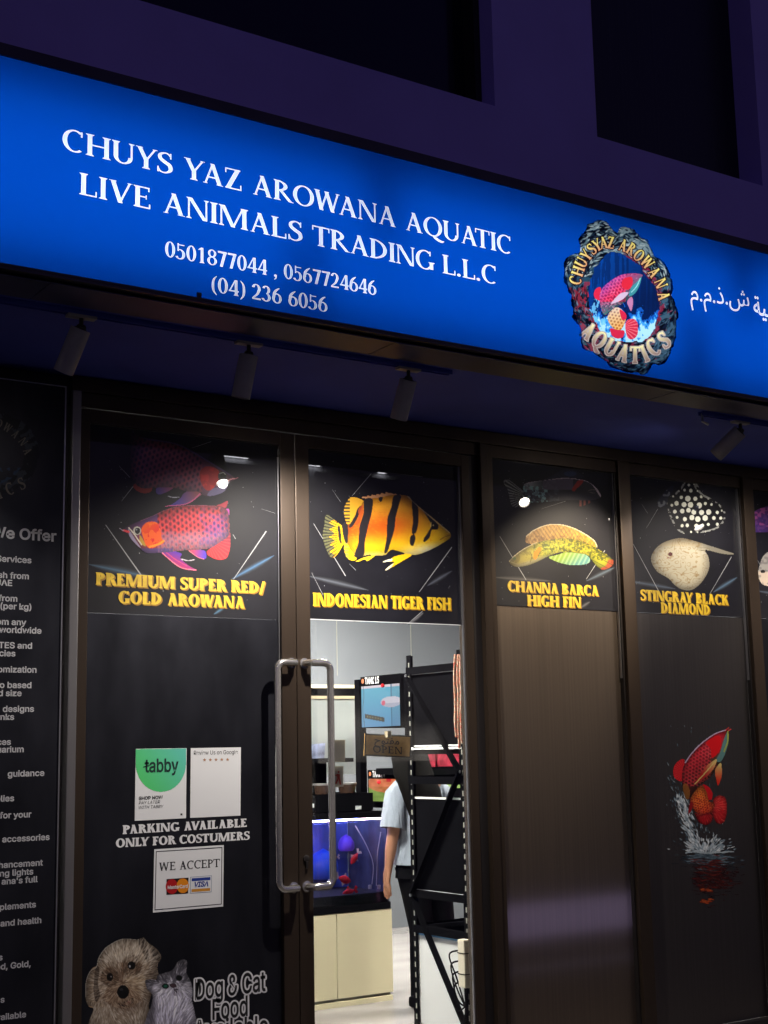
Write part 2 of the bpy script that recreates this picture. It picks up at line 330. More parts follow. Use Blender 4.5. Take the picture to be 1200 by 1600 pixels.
# ------------------------------------------------------------------ printed pictures
def curve(pts, n=8, closed=True):
    p = [np.array(q, float) for q in pts]; m = len(p); out = []
    for i in range(m if closed else m-1):
        a, b, c, d = (p[(i-1) % m], p[i], p[(i+1) % m], p[(i+2) % m]) if closed else (p[max(i-1, 0)], p[i], p[i+1], p[min(i+2, m-1)])
        for j in range(n):
            u = j/n; out.append(0.5*(2*b+(c-a)*u+(2*a-5*b+4*c-d)*u*u+(3*b-a-3*c+d)*u**3))
    if not closed: out.append(p[-1])
    return np.array(out)
def inside(X, Y, pts, smooth=True):
    q = curve(pts, 6) if smooth else np.array(pts, float); r = np.zeros(X.shape, bool)
    bb = (X >= q[:, 0].min()) & (X <= q[:, 0].max()) & (Y >= q[:, 1].min()) & (Y <= q[:, 1].max())
    if not bb.any(): return r
    x, y = X[bb], Y[bb]; c = np.zeros(x.shape, bool)
    for (x0, y0), (x1, y1) in zip(q, np.roll(q, -1, 0)):
        if y0 == y1: continue
        c ^= ((y0 > y) != (y1 > y)) & (x < (x1-x0)*(y-y0)/(y1-y0)+x0)
    r[bb] = c; return r
def dist(X, Y, pts, closed=False, smooth=True):
    q = curve(pts, 6, closed) if smooth else np.array(pts, float)
    if closed: q = np.vstack([q, q[:1]])
    D = np.full(X.shape, 1e9)
    for (x0, y0), (x1, y1) in zip(q, q[1:]):
        dx, dy = x1-x0, y1-y0; L = dx*dx+dy*dy+1e-9
        u = np.clip(((X-x0)*dx+(Y-y0)*dy)/L, 0, 1); D = np.minimum(D, np.hypot(X-x0-u*dx, Y-y0-u*dy))
    return D
def hsh(i, j, s): 
    v = np.sin(i*127.1+j*311.7+s*74.7)*43758.5453; return v-np.floor(v)
def noise(X, Y, sc, s=0):
    x, y = X/sc, Y/sc; i, j = np.floor(x), np.floor(y); u, v = x-i, y-j; u = u*u*(3-2*u); v = v*v*(3-2*v)
    return (hsh(i, j, s)*(1-u)+hsh(i+1, j, s)*u)*(1-v)+(hsh(i, j+1, s)*(1-u)+hsh(i+1, j+1, s)*u)*v
def fbm(X, Y, sc, s=0): return noise(X, Y, sc, s)*.5+noise(X, Y, sc/2, s+1)*.27+noise(X, Y, sc/4, s+2)*.15+noise(X, Y, sc/8, s+3)*.08
class Pic:
    """a picture painted point by point; frame (ox, oy, k): photo pixel = o + local/k"""
    def __init__(s, fr, x0, y0, x1, y1, step=1.0):
        s.ox, s.oy, s.k = fr
        xs = np.arange(s.ox+x0/s.k, s.ox+x1/s.k+step, step); ys = np.arange(s.oy+y0/s.k, s.oy+y1/s.k+step, step)
        s.px, s.py = np.meshgrid(xs, ys); s.X = (s.px-s.ox)*s.k; s.Y = (s.py-s.oy)*s.k
        s.C = np.zeros(s.X.shape+(3,)); s.A = np.zeros(s.X.shape)
    def ins(s, pts, smooth=True): return inside(s.X, s.Y, pts, smooth)
    def fill(s, m, col, a=1.0, cover=True):
        col = np.asarray(col, float); col = col/255.0
        w = (np.asarray(m, float)*a)[..., None]; s.C = s.C*(1-w)+col*w
        if cover: s.A = np.maximum(s.A, (np.asarray(m, float) > .4)*1.0)
    def ell(s, cx, cy, rx, ry): return ((s.X-cx)/rx)**2+((s.Y-cy)/ry)**2 <= 1
    def line(s, pts, w, smooth=True): return dist(s.X, s.Y, pts, smooth=smooth) < w/2
    def scales(s, m, a, b, L, Wd, rim, core, amt=1.0):
        """rows of scales along the axis a->b"""
        d = np.array(b, float)-a; d /= np.hypot(*d); u = ((s.X-a[0])*d[0]+(s.Y-a[1])*d[1])/L; v = (-(s.X-a[0])*d[1]+(s.Y-a[1])*d[0])/Wd
        j = np.floor(u); vv = v+0.5*(j % 2); fu = u-j-.5; fv = vv-np.floor(vv)-.5
        r = np.hypot(fu*1.15+.10, fv*1.2); ss = lambda a_, b_: (lambda q: q*q*(3-2*q))(np.clip((r-a_)/(b_-a_), 0, 1))
        s.fill(m, core, (1-ss(.12, .46))*.85*amt, False); s.fill(m, rim, ss(.36, .56)*.85*amt*(.6+.8*noise(s.X, s.Y, 60, 5)), False)
    def strokes(s, m, n, ln, w, ang, cols, a=.6, seed=1, cover=False, where=None):
        """n short brush strokes on the mask m; ang(x, y) gives their direction"""
        g = np.random.default_rng(seed); st = (s.px[0, 1]-s.px[0, 0])*s.k; x0, y0 = s.X[0, 0], s.Y[0, 0]; H, Wd = s.X.shape
        pr_ = (m*1.0 if where is None else m*where).ravel(); pr_ = pr_/pr_.sum(); idx = g.choice(H*Wd, n, p=pr_); cols = np.array(cols, float)/255
        for q in idx:
            cx, cyy = s.X.flat[q]+g.normal()*st*.3, s.Y.flat[q]+g.normal()*st*.3; t_ = ang(cx, cyy)+g.normal()*.18; L_ = ln*g.uniform(.5, 1.3); dx, dy = math.cos(t_), math.sin(t_)
            R_ = L_/2+w+st; i0, i1 = max(0, int((cyy-R_-y0)/st)), min(H, int((cyy+R_-y0)/st)+2); j0, j1 = max(0, int((cx-R_-x0)/st)), min(Wd, int((cx+R_-x0)/st)+2)
            X_, Y_ = s.X[i0:i1, j0:j1]-cx, s.Y[i0:i1, j0:j1]-cyy; u = X_*dx+Y_*dy; v = np.abs(-X_*dy+Y_*dx); wd = w*np.clip(1-np.abs(u)/(L_/2), 0, 1)**.5
            k_ = np.clip((wd-v)/st+.5, 0, 1)*(np.abs(u) < L_/2)*a*(1 if cover else m[i0:i1, j0:j1]); c = cols[g.integers(len(cols))]*g.uniform(.9, 1.1)
            s.C[i0:i1, j0:j1] = s.C[i0:i1, j0:j1]*(1-k_[..., None])+c*k_[..., None]
            if cover: s.A[i0:i1, j0:j1] = np.maximum(s.A[i0:i1, j0:j1], (k_ > .35)*1.0)
    def model(s, m, r=14, dark=.45, top=.0):
        """the photographed animal's own roundness: its ink is darker towards the outline"""
        f = m*1.0
        for _ in range(3):
            for ax in (0, 1):
                c = np.cumsum(np.pad(f, [(r+1, r) if a == ax else (0, 0) for a in (0, 1)]), ax); n_ = f.shape[ax]
                f = (np.take(c, range(2*r+1, 2*r+1+n_), ax)-np.take(c, range(0, n_), ax))/(2*r+1)
        k = np.clip((f-.42)/.5, 0, 1); g = 1-dark*(1-k)**1.3
        s.C = np.where(m[..., None], np.clip(s.C*g[..., None]+top*(k**3)[..., None]*np.clip(1-(s.Y-s.Y[m].min())/(np.ptp(s.Y[m])*.6), 0, 1)[..., None]*.12, 0, 1), s.C)
    def rays(s, m, c, n, col, a=.5):
        th = np.arctan2(s.Y-c[1], s.X-c[0]); s.fill(m & (np.sin(th*n) > .35), col, a, False)
    def grad(s, m, c0, c1, p0, p1, a=1.0):
        d = np.array(p1, float)-p0; u = np.clip(((s.X-p0[0])*d[0]+(s.Y-p0[1])*d[1])/(d@d), 0, 1)[..., None]
        col = (np.array(c0)*(1-u)+np.array(c1)*u)/255.0; w = (m*a)[..., None]; s.C = s.C*(1-w)+col*w; s.A = np.maximum(s.A, m*1.0)
    def tone(s, m, f): s.C = np.where(m[..., None], s.C*np.asarray(f)[..., None], s.C)
    def mesh(s, name, Y, m, parent, dim=1.0):
        a = s.A; q = (a[:-1, :-1]+a[1:, :-1]+a[:-1, 1:]+a[1:, 1:]) > 2.5
        H, Wd = a.shape; idx = np.arange(H*Wd).reshape(H, Wd)
        F = np.stack([idx[:-1, :-1][q], idx[1:, :-1][q], idx[1:, 1:][q], idx[:-1, 1:][q]], 1)
        used = np.unique(F); rm = np.zeros(H*Wd, int); rm[used] = np.arange(len(used)); F = rm[F]
        V = at(s.px.ravel()[used], s.py.ravel()[used], Y)
        if parent: V = V-BASE.get(parent.name, np.zeros(3))
        me = bpy.data.meshes.new(name); n = len(F)
        me.vertices.add(len(V)); me.vertices.foreach_set('co', V.ravel())
        me.loops.add(n*4); me.loops.foreach_set('vertex_index', F.ravel())
        me.polygons.add(n); me.polygons.foreach_set('loop_start', np.arange(n)*4)
        me.update(calc_edges=True); me.validate()
        # ink gaps: take colour of covered neighbours at the rim
        C = s.C.copy(); un = a < .5
        acc = np.zeros_like(C); wt = np.zeros(a.shape)
        for dy in (-1, 0, 1):
            for dx in (-1, 0, 1):
                acc += np.roll(np.roll(C*(a >= .5)[..., None], dy, 0), dx, 1); wt += np.roll(np.roll((a >= .5)*1.0, dy, 0), dx, 1)
        C[un] = (acc/np.maximum(wt, 1)[..., None])[un]
        col = np.ones((len(used), 4)); col[:, :3] = lin(np.clip(C, 0, 1)).reshape(-1, 3)[used]*dim
        at_ = me.color_attributes.new('ink', 'FLOAT_COLOR', 'POINT'); at_.data.foreach_set('color', col.astype(np.float32).ravel())
        return link(name, me, m, parent)

# ------------------------------------------------------------------ materials
M = {}
M['render'] = mat('wall_render', (.42, .34, .80), .85, spec=.2, vary=((.9, .9, .9), .12), bump=((60, 60, 60), .25, .002))
M['recess'] = mat('recess_glass', (.004, .005, .012), .12, spec=.4)
M['ribbed'] = mat('recess_sheet', (.010, .011, .020), .35, spec=.4, bump=((70, 1, .3), .4, .004))
M['soffit'] = mat('soffit_glow_tint', (.07, .095, .50), .8, spec=.2, vary=((1.3, 1.3, 1.3), .15), bump=((8, 30, 8), .2, .002))  # blue glow of the sign is put into the soffit's base colour
M['fascia'] = mat('fascia_metal', (.055, .055, .14), .5, .3, vary=((3, 8, 8), .2))
M['case'] = mat('sign_case', (.06, .05, .07), .45, .5, vary=((4, 4, 4), .2))
M['white_in'] = mat('box_white', (.85, .85, .85), .8)
M['bronze'] = mat('bronze_aluminium', (.058, .041, .030), .36, .55, vary=((6, 6, .7), .15), bump=((220, 220, 1.5), .08, .001))
M['dark_alu'] = mat('dark_aluminium', (.030, .026, .026), .38, .4, vary=((6, 6, .7), .2))
M['alu_edge'] = mat('silver_edge', (.55, .55, .58), .28, .9)
M['film'] = mat('vinyl_film', (.034, .035, .045), .41, .85, spec=.3, vary=((5, 5, 2.2), .25), bump=((150, 1, 2.0), .10, .002))
M['film2'] = mat('vinyl_film_satin', (.120, .109, .108), .36, .88, spec=.5, vary=((95, 5, .7), .08), bump=((170, 1, 2.0), .25, .002))
M['poster'] = mat('poster_ink', (.0075, .0075, .012), .55, spec=.25, coat=1.0, vary=((3, 3, 3), .4))
M['ink'] = print_mat('printed_ink', .55, 1.0)
M['ink_matt'] = print_mat('printed_ink_matt', .5, 0.0)
M['screen'] = print_mat('lit_picture', kind='lit')
M['logo_ink'] = print_mat('backlit_ink', kind='backlit')
M['yellow'] = mat('yellow_ink', (.74, .49, .02), .5, coat=1.0, vary=((22, 22, 40), .22))
M['yellow_dk'] = mat('ochre_ink', (.34, .17, .008), .5, coat=1.0)
M['white_ink'] = mat('white_ink', (.78, .78, .80), .5)
M['grey_ink'] = mat('pale_grey_ink', (.50, .50, .53), .5)
M['black_ink'] = mat('black_ink', (.008, .008, .009), .5)
M['hair_line'] = mat('pale_line_ink', (.35, .36, .38), .5, coat=1.0)
M['steel'] = mat('brushed_steel', (.80, .78, .75), .20, .90, vary=((40, 40, 3), .08))
M['glass'] = glass('clear_glass'); M['tank_glass'] = glass('tank_glass', (.93, .96, .98))
M['lamp_grey'] = mat('lamp_enamel', (.36, .35, .37), .45, spec=.4, vary=((20, 20, 20), .08))
M['lamp_dark'] = mat('lamp_black', (.015, .015, .018), .5)
M['pave'] = mat('paving', (.13, .115, .095), .6, vary=((2, 2, 2), .2), bump=((30, 30, 30), .2, .002))
M['road'] = mat('asphalt', (.05, .05, .052), .85, vary=((3, 3, 3), .2), bump=((90, 90, 90), .4, .004))
M['paper'] = mat('sticker_paper', (.80, .81, .83), .45, spec=.4)

# ------------------------------------------------------------------ ground
struct(box('road', M['road'], -150, 150, -160, -4.5, -.35, -.15))
struct(box('pavement', M['pave'], -150, 150, -4.5, -.12, -.35, -.012))

# ------------------------------------------------------------------ the building
WY = -1.0                                        # the wall over the shop stands proud of the glass
bw = thing('building_wall', 'dark rendered upper wall with deep window recesses above the lit sign', 'wall', (0, WY, 3.2)); bw['kind'] = 'structure'
o1l, o1r, o1z = 1.0, 3.71, 4.38; o2l, o2r = 4.32, 5.46
m = MB()
m.box(-8, 14, WY, WY+.3, 3.19, 4.375)            # band over the sign
m.box(-8, o1l, WY, WY+.3, 4.375, 8); m.box(o1r, o2l, WY, WY+.3, 4.375, 8); m.box(o2r, 14, WY, WY+.3, 4.375, 8)
m.build('wall', M['render'], bw)
box('window_recess', M['recess'], o1l-.05, o1r+.05, WY+.17, WY+.2, 4.3, 8, bw)
box('window_recess', M['ribbed'], o2l-.05, o2r+.05, WY+.15, WY+.2, 4.3, 8, bw)
box('frame_profile', M['dark_alu'], o1r-.035, o1r-.002, WY+.09, WY+.17, 4.378, 8, bw)
# the side walls and soffit of the porch over the glass
so = thing('porch_soffit', 'dim soffit coloured with the blue sign glow between the lit sign and the glazed front', 'soffit', (4, -.5, 3.16)); so['kind'] = 'structure'
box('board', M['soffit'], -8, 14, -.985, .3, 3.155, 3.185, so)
for a, b, z in ((-8, 1.62, 0), (1.625, 3.05, .002), (3.053, 4.03, 0), (4.034, 4.62, .003), (4.624, 14, 0)):
    box('fascia_strip', M['fascia'], a, b, -1.13, -.93, 3.1495+z*.3, 3.1535+z*.2, so)
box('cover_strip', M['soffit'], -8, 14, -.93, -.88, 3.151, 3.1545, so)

# ------------------------------------------------------------------ the lit sign
SY = -1.15
sg = thing('shop_sign', 'long blue backlit shop sign with white lettering and a rocky fish emblem', 'sign', (4, SY, 3.55))
X0, X1, Z0, Z1 = -1.6, 9.0, 3.175, 3.925
m = MB(); m.box(X0, X1, WY-.012, WY-.002, Z0, Z1)
m.build('back_panel', M['white_in'], sg)
m = MB(); m.box(X0, X1, SY-.004, WY-.002, Z1, Z1+.012); m.box(X0, X1, SY-.012, SY+.004, Z1+.012, Z1+.034); m.box(X0, X1, SY-.012, SY-.003, Z1-.002, Z1+.012)
m.box(X0, X1, SY-.010, WY-.002, Z0-.012, Z0-.002); m.box(X0, X1, SY-.012, SY-.003, Z0-.002, Z0+.006)
m.box(X0-.02, X0, SY-.01, WY-.002, Z0-.02, Z1+.03); m.box(X1, X1+.02, SY-.01, WY-.002, Z0-.02, Z1+.03)
m.build('case', M['case'], sg)
box('cap_strip', M['case'], X0, X1, SY+.02, WY-.002, Z1+.035, Z1+.06, sg)
BLUE = (.0006, .056, .37)
tb = glow('tube_light', (.86, .93, 1.0), 4.4)
for k in range(5):
    for z in (3.31, 3.46, 3.61, 3.76):
        xa = X0+.12+k*2.1+(.35 if z > 3.5 else 0); MB().tube([(xa, WY-.035, z), (min(xa+1.95, X1-.05), WY-.035, z)], .012, 8).build('light_tube', tb, sg)
LY = SY; cut = []; wd = diffuser('white_diffuser', (.90, .93, 1.0))
for txt, a, b, c in (('CHUYS YAZ AROWANA AQUATIC', (97.4, 233), (800.5, 398), 34), ('LIVE ANIMALS TRADING L.L.C', (123.5, 303), (777.5, 445), 34),
                     ('0501877044 , 0567724646', (258, 400.5), (588.5, 461.5), 24.5), ('(04) 236 6056', (331, 455.5), (512, 488), 24.5)):
    m = MB(); serif(m, SIGN, txt, a, b, c, LY); cut.append(m)
m = MB()
AR = [('ﺔﻴ', (1179, 487), (1216, 495), 30)]
V, F = flat_text('م.م.ذ.ش', font=False)
a = at(1079, 469, LY); b = at(1171, 480, LY); u = V[:, 0]-V[:, 0].min(); w = u.max(); c = (at(1079, 469-26, LY)[2]-a[2])/.66
m.add(np.stack([a[0]+(b[0]-a[0])*u/w, np.full(len(u), LY), a[2]+(b[2]-a[2])*u/w+V[:, 1]*c], 1), F)
V, F = flat_text('ﺔﻴ', font=False, bold=.012)
a = at(1178, 490, LY); u = V[:, 0]-V[:, 0].min()
m.add(np.stack([a[0]+u*c*.92, np.full(len(u), LY), a[2]+V[:, 1]*c-.0*u], 1), F)
cut.append(m)
# ink and lettering lie in one sheet: the face is cut round every letter and round the emblem
hole = [(860+x/5.4545, 330+y/5.4545) for x, y in curve([(320,120),(440,85),(500,130),(560,195),(600,140),(690,155),(740,205),(820,265),(880,385),(950,440),(1015,565),(1025,680),(1045,780),(1070,880),(1055,1060),(1018,1175),(995,1240),(925,1295),(865,1295),(795,1385),(720,1365),(605,1345),(505,1295),(390,1208),(312,1178),(272,1120),(262,1000),(212,890),(195,765),(155,640),(130,560),(135,425),(185,372),(250,362),(258,245),(308,180)], 4)]
VV = [Vector(q) for q in ((X0, Z0), (X1, Z0), (X1, Z1), (X0, Z1))]; FF = [[0, 1, 2, 3]]; owner = [0]
def add_cut(pts, faces, k):
    b0 = len(VV); VV.extend(Vector(q) for q in pts)
    for f in faces:
        p_ = [pts[i] for i in f]; ar_ = sum(p_[i][0]*p_[(i+1) % len(p_)][1]-p_[(i+1) % len(p_)][0]*p_[i][1] for i in range(len(p_)))
        FF.append([b0+i for i in (f if ar_ > 0 else f[::-1])]); owner.append(k)
hp = [at(x, y, SY) for x, y in hole]; add_cut([(q[0], q[2]) for q in hp], [list(range(len(hp)))], 1)
for k, m in enumerate(cut): add_cut([(v[0], v[2]) for v in m.v], m.f, 2+k)
v_, e_, f_, ov, oe, of = delaunay_2d_cdt(VV, [], FF, 0, 1e-6)
parts = {k: MB() for k in range(2+len(cut))}
for q, o in zip(f_, of):
    ks = {owner[i] for i in o}
    if ks: parts[max(ks)].add([(v_[i][0], SY, v_[i][1]) for i in q], [list(range(len(q)))])
parts[0].build('face', diffuser('blue_diffuser', BLUE), sg)
for k in range(2, 2+len(cut)): parts[k].build('lettering', wd, sg)
box('clip', M['case'], *(lambda p: (p[0]-.008, p[0]+.008))(at(310, 463, SY)), SY-.01, SY-.001, at(310, 466, SY)[2], at(310, 458, SY)[2], sg)

# emblem: a ring of rock round a leaping fish, printed on the diffuser
P = Pic((860, 330, 5.4545), 90, 50, 1110, 1420, .6); X, Y = P.X, P.Y
outer = [(320,110),(440,75),(500,120),(560,185),(600,125),(690,140),(740,190),(830,260),(890,380),(960,430),(1030,560),(1040,680),(1060,780),(1085,880),(1070,1060),(1030,1180),(1010,1250),(930,1310),(870,1310),(800,1400),(720,1380),(600,1360),(500,1310),(380,1220),(300,1190),(260,1130),(250,1000),(200,900),(180,770),(140,640),(115,560),(120,420),(180,360),(240,350),(245,240),(300,170)]
inner = [(330,600),(370,500),(450,400),(540,350),(650,390),(750,450),(830,570),(900,660),(930,800),(900,930),(860,1050),(750,1110),(620,1110),(500,1080),(380,960),(330,800)]
jx, jy = X+(fbm(X, Y, 60, 3)-.5)*46, Y+(fbm(X, Y, 60, 9)-.5)*46
ro = inside(jx, jy, outer); ri = inside(jx, jy, inner)
P.fill(ro, (16, 24, 44)); f = fbm(X+Y*.5, Y*1.3, 90, 5); lightd = np.clip((600-Y)/600, 0, 1)
P.fill(ro & (f > .52), (44, 78, 96), .8); P.fill(ro & (f > .56) & (lightd > .25), (150, 165, 165), .85); P.fill(ro & (f < .44), (6, 10, 22), .8)
P.fill(ro & (f > .585) & (Y > 600), (64, 92, 112), .8)
rim = dist(jx, jy, inner, True); g2 = fbm(X, Y, 40, 31)
P.fill(ro & ~ri & (rim < 46) & (g2 > .47) & ((X > 600) | (Y > 600)), (150, 38, 62), .75)
P.fill(ro & (X < 420) & (Y > 650) & (g2 > .55), (170, 45, 60), .7); P.fill(ro & (dist(jx, jy, outer, True) < 22) & (X < 620) & (Y > 900) & (g2 > .45), (150, 60, 100), .6)
tg = lambda x, y: math.atan2(y-740, x-610)+math.pi/2+.5*math.sin(x*.05+y*.03)
P.strokes(ro & ~ri, 700, 46, 7, tg, [(10, 16, 30), (30, 52, 70), (70, 96, 108), (6, 9, 18), (44, 60, 76)], .7, 31)
P.strokes(ro & ~ri & (Y < 560), 260, 50, 6, tg, [(150, 166, 166), (196, 204, 196), (96, 118, 122)], .75, 32); P.strokes(ro & ~ri & (Y > 640), 160, 40, 5, tg, [(100, 130, 150), (140, 50, 66), (70, 92, 110)], .7, 33)
P.grad(ri, (10, 66, 150), (8, 30, 78), (400, 400), (800, 800))
P.fill(ri & (fbm(X*3, Y*.25, 60, 2) > .52) & (Y < 900), (8, 24, 64), .45)
w = fbm(X*1.6, Y, 70, 12)+np.clip((Y-860)/420, -.6, .35)-np.abs(X-620)/6000
P.fill(ri & (w > .52), (24, 96, 200), .8); P.fill(ri & (w > .62), (70, 170, 235), .85); P.fill(ri & (w > .74), (190, 232, 250), .9)
P.fill(ri & (X < 470) & (Y > 740) & (fbm(X*2, Y*.8, 50, 17) > .52), (120, 200, 240), .8)
fin = (214, 40, 70)
P.fill(P.ins([(430,655),(390,660),(370,705),(385,745),(425,755)]), fin)
body = P.ins([(780,540),(700,530),(600,545),(520,590),(450,650),(420,720),(425,800),(455,880),(500,870),(560,820),(640,770),(700,720),(750,640),(775,570)])
P.grad(body, (190, 60, 120), (60, 110, 110), (520, 590), (640, 780)); P.grad(body & (X < 640) & (Y < 770), (150, 80, 190), (220, 36, 70), (450, 640), (520, 720))
P.scales(body & (X < 640) & (Y < 800), (430, 800), (640, 600), 25, 32, (240, 100, 140), (110, 16, 60), .6)
P.fill(body & (X+Y*1.1 > 1440), (30, 44, 52), .5, False); P.strokes(body, 160, 22, 4, lambda x, y: 2.5, [(250, 150, 180), (90, 20, 60), (200, 60, 100)], .5, 34); P.fill(P.ins([(620,580),(690,560),(700,620),(660,670),(610,640)]), (220, 40, 60)); P.fill(P.ins([(690,650),(740,600),(775,560),(760,630),(720,700),(670,720)]), (60, 140, 150))
P.fill(P.line([(690,690),(735,640),(765,575)], 7), (160, 220, 215)); P.ell(735, 548, 10, 10)
P.fill(P.ins([(660,690),(600,700),(545,750),(520,790),(600,760),(650,720)]), (210, 180, 200)); P.fill(P.ins([(690,730),(655,770),(670,820),(690,850),(705,770)]), (190, 120, 160))
low = P.ins([(500,870),(560,820),(620,850),(640,930),(600,1010),(540,1000),(490,930)])
P.grad(low, (210, 190, 190), (228, 140, 50), (540, 830), (580, 1000)); P.scales(low, (500, 860), (640, 980), 26, 30, (240, 200, 140), (130, 60, 30), .7)
P.fill(P.ins([(590,840),(640,870),(645,915),(610,925)]), fin); P.fill(P.ins([(510,1000),(570,1010),(630,1020),(620,1070),(570,1085),(525,1060)]), fin)
tail = P.ins([(640,960),(660,925),(715,920),(745,965),(742,1050),(705,1090),(660,1080),(640,1010)]); P.fill(tail, fin); P.rays(tail, (610, 985), 26, (245, 150, 150), .6)
def arc_text(name, face, chars, pts, hts, Y, m, parent, grow=1.0, dy=0.0):
    """letters set along an arc; pts: photo-pixel centres, hts: letter height in pixels"""
    mb = MB(); n = len(pts)
    for i, c in enumerate(chars):
        p = np.array(pts[i], float); d = np.array(pts[min(i+1, n-1)], float)-pts[max(i-1, 0)]; d /= np.hypot(*d)
        nrm = np.array([d[1], -d[0]]); h = hts[i]*grow
        V, F, wd_ = face.line(c); wx = min(wd_, .85)
        q = p+np.outer((V[:, 0]-wd_/2)*h, d)+np.outer((V[:, 1]-.5)*h, nrm)
        mb.add(at(q[:, 0], q[:, 1]+dy, Y), F)
    return mb.build(name, m, parent)
z2 = lambda L: [(860+x/5.4545, 330+y/5.4545) for x, y in L]
top = z2([(212,590),(235,510),(262,437),(305,375),(352,322),(398,288),(452,268),(516,268),(620,290),(692,322),(755,376),(826,436),(885,520),(942,615),(966,722)])
bot = z2([(325,1022),(418,1095),(520,1160),(622,1208),(722,1225),(802,1212),(876,1160),(968,1098)])
def stamp(P, face, chars, pts, h, lo, hi, edge):
    n = len(pts); mk = np.zeros(P.px.shape, bool); v_ = np.zeros(P.px.shape)
    for i, c in enumerate(chars):
        p = np.array(pts[i], float); d = np.array(pts[min(i+1, n-1)], float)-pts[max(i-1, 0)]; d /= np.hypot(*d); nrm = np.array([d[1], -d[0]])
        V, F, wd_ = face.line(c); q = p+np.outer((V[:, 0]-wd_/2)*h, d)+np.outer((V[:, 1]-.5)*h, nrm); g = np.zeros(P.px.shape, bool)
        for f in F: g |= inside(P.px, P.py, q[f], False)
        mk |= g; v_ = np.where(g, ((P.px-p[0])*nrm[0]+(P.py-p[1])*nrm[1])/h+.5, v_)
    fat = mk.copy()
    for dy in (-2, -1, 0, 1, 2):
        for dx in (-2, -1, 0, 1, 2): fat |= np.roll(np.roll(mk, dy, 0), dx, 1)
    P.fill(fat, edge); u = np.clip(v_, 0, 1)[..., None]; col = (np.array(lo)*(1-u)+np.array(hi)*u)/255; P.C = np.where(mk[..., None], col, P.C)
stamp(P, LOGO, 'CHUYSYAZAROWANA', top, 18.5, (214, 150, 110), (244, 226, 120), (46, 14, 22))
stamp(P, LOGO, 'AQUATICS', bot, 26, (150, 118, 110), (250, 236, 170), (190, 170, 160))
P.mesh('emblem', SY-.0012, M['logo_ink'], sg)

# ------------------------------------------------------------------ spotlights and their tracks
tr = thing('lighting_track', 'slim dark track under the soffit carrying the grey spotlights over the doors', 'track', (2.6, -.9, 3.155))
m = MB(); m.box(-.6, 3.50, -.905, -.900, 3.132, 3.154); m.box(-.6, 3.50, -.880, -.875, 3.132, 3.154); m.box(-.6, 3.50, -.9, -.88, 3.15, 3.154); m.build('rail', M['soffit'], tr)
tr2 = thing('lighting_track', 'short track stub with a bare wire end beside the emblem end of the sign', 'track', (5.6, -.9, 3.155))
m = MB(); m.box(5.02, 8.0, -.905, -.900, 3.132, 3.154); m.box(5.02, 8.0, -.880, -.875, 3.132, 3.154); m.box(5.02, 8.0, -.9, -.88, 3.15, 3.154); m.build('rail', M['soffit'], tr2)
MB().tube([(5.03, -.89, 3.14), (5.02, -.90, 3.10), (5.05, -.91, 3.085)], .006, 8).build('wire', M['alu_edge'], tr2)
lens_on = glow('lamp_lens', (1.0, .90, .74), 85.0); lens_off = mat('lamp_lens_dark', (.1, .1, .1), .2)
def spot(x, aim, power, col, label, size=86, group='track spotlights', rear=None):
    base = np.array([x, -.89, 3.132]); d = np.array(aim, float); d /= np.linalg.norm(d)
    t = thing('track_spotlight', label, 'spotlight', base, group)
    MB().box(x-.055, x+.055, -.908, -.872, 3.122, 3.133, .002).build('mount', M['lamp_grey'], t)
    MB().tube([base-(0, 0, .008), base-(0, 0, .038)], .008, 10).lathe(base-np.array((0, 0, .045)), (1, .2, 0), [(-.016, .009), (-.012, .012), (.012, .012), (.016, .009)], 14).build('stem', M['lamp_dark'], t)
    c = base-np.array((0, 0, .046)); L = .175; R_ = .037
    MB()._lathe(c, d, [(.004, R_*.72), (.004, R_*.96), (.007, R_), (L-.002, R_), (L, R_-.001), (L, R_-.004), (L-.014, R_-.005), (L-.016, .001)], 32).build('housing', M['lamp_grey'], t, True)
    MB()._lathe(c, d, [(.0, R_*.5), (.0039, R_*.7)], 24).build('end_plate', M['lamp_dark'], t)
    MB()._lathe(c, d, [(L-.0138, R_-.0055), (L-.012, R_-.006)], 32).build('lens', lens_on if power else lens_off, t)
    if power:
        ld = bpy.data.lights.new('lamp_light', 'SPOT'); lo = bpy.data.objects.new('lamp_light', ld); COL.objects.link(lo)
        ld.energy = power; ld.color = col; ld.spot_size = rad(size); ld.spot_blend = .75; ld.shadow_soft_size = .022
        p = c+d*(L+.004)-base; lo.parent = t; lo.location = p; lo.rotation_euler = Vector(d).to_track_quat('-Z', 'Y').to_euler()
    return t
spot(1.83, (-.24, .42, -.95), 26, (1, .93, .84), 'grey cylinder spotlight leaning outward above the services board')
spot(2.52, (-.09, .22, -.96), 0, (1, 1, 1), 'slim unlit grey spotlight under the phone numbers of the sign')
spot(3.28, (-.03, .42, -.90), 175, (1, .92, .82), 'upright grey spotlight hanging from the soffit over the open doorway', 128)
spot(5.30, (-.30, .72, -.62), 130, (1, .84, .62), 'grey spotlight swivelled steeply sideways below the fish emblem', 64)
spot(5.97, (.05, .58, -.80), 58, (1, .90, .78), 'lit spotlight over the stingray poster bay', 122)
spot(6.74, (.02, .5, -.84), 40, (1, .86, .68), 'lit spotlight at the far end of the glazed front')

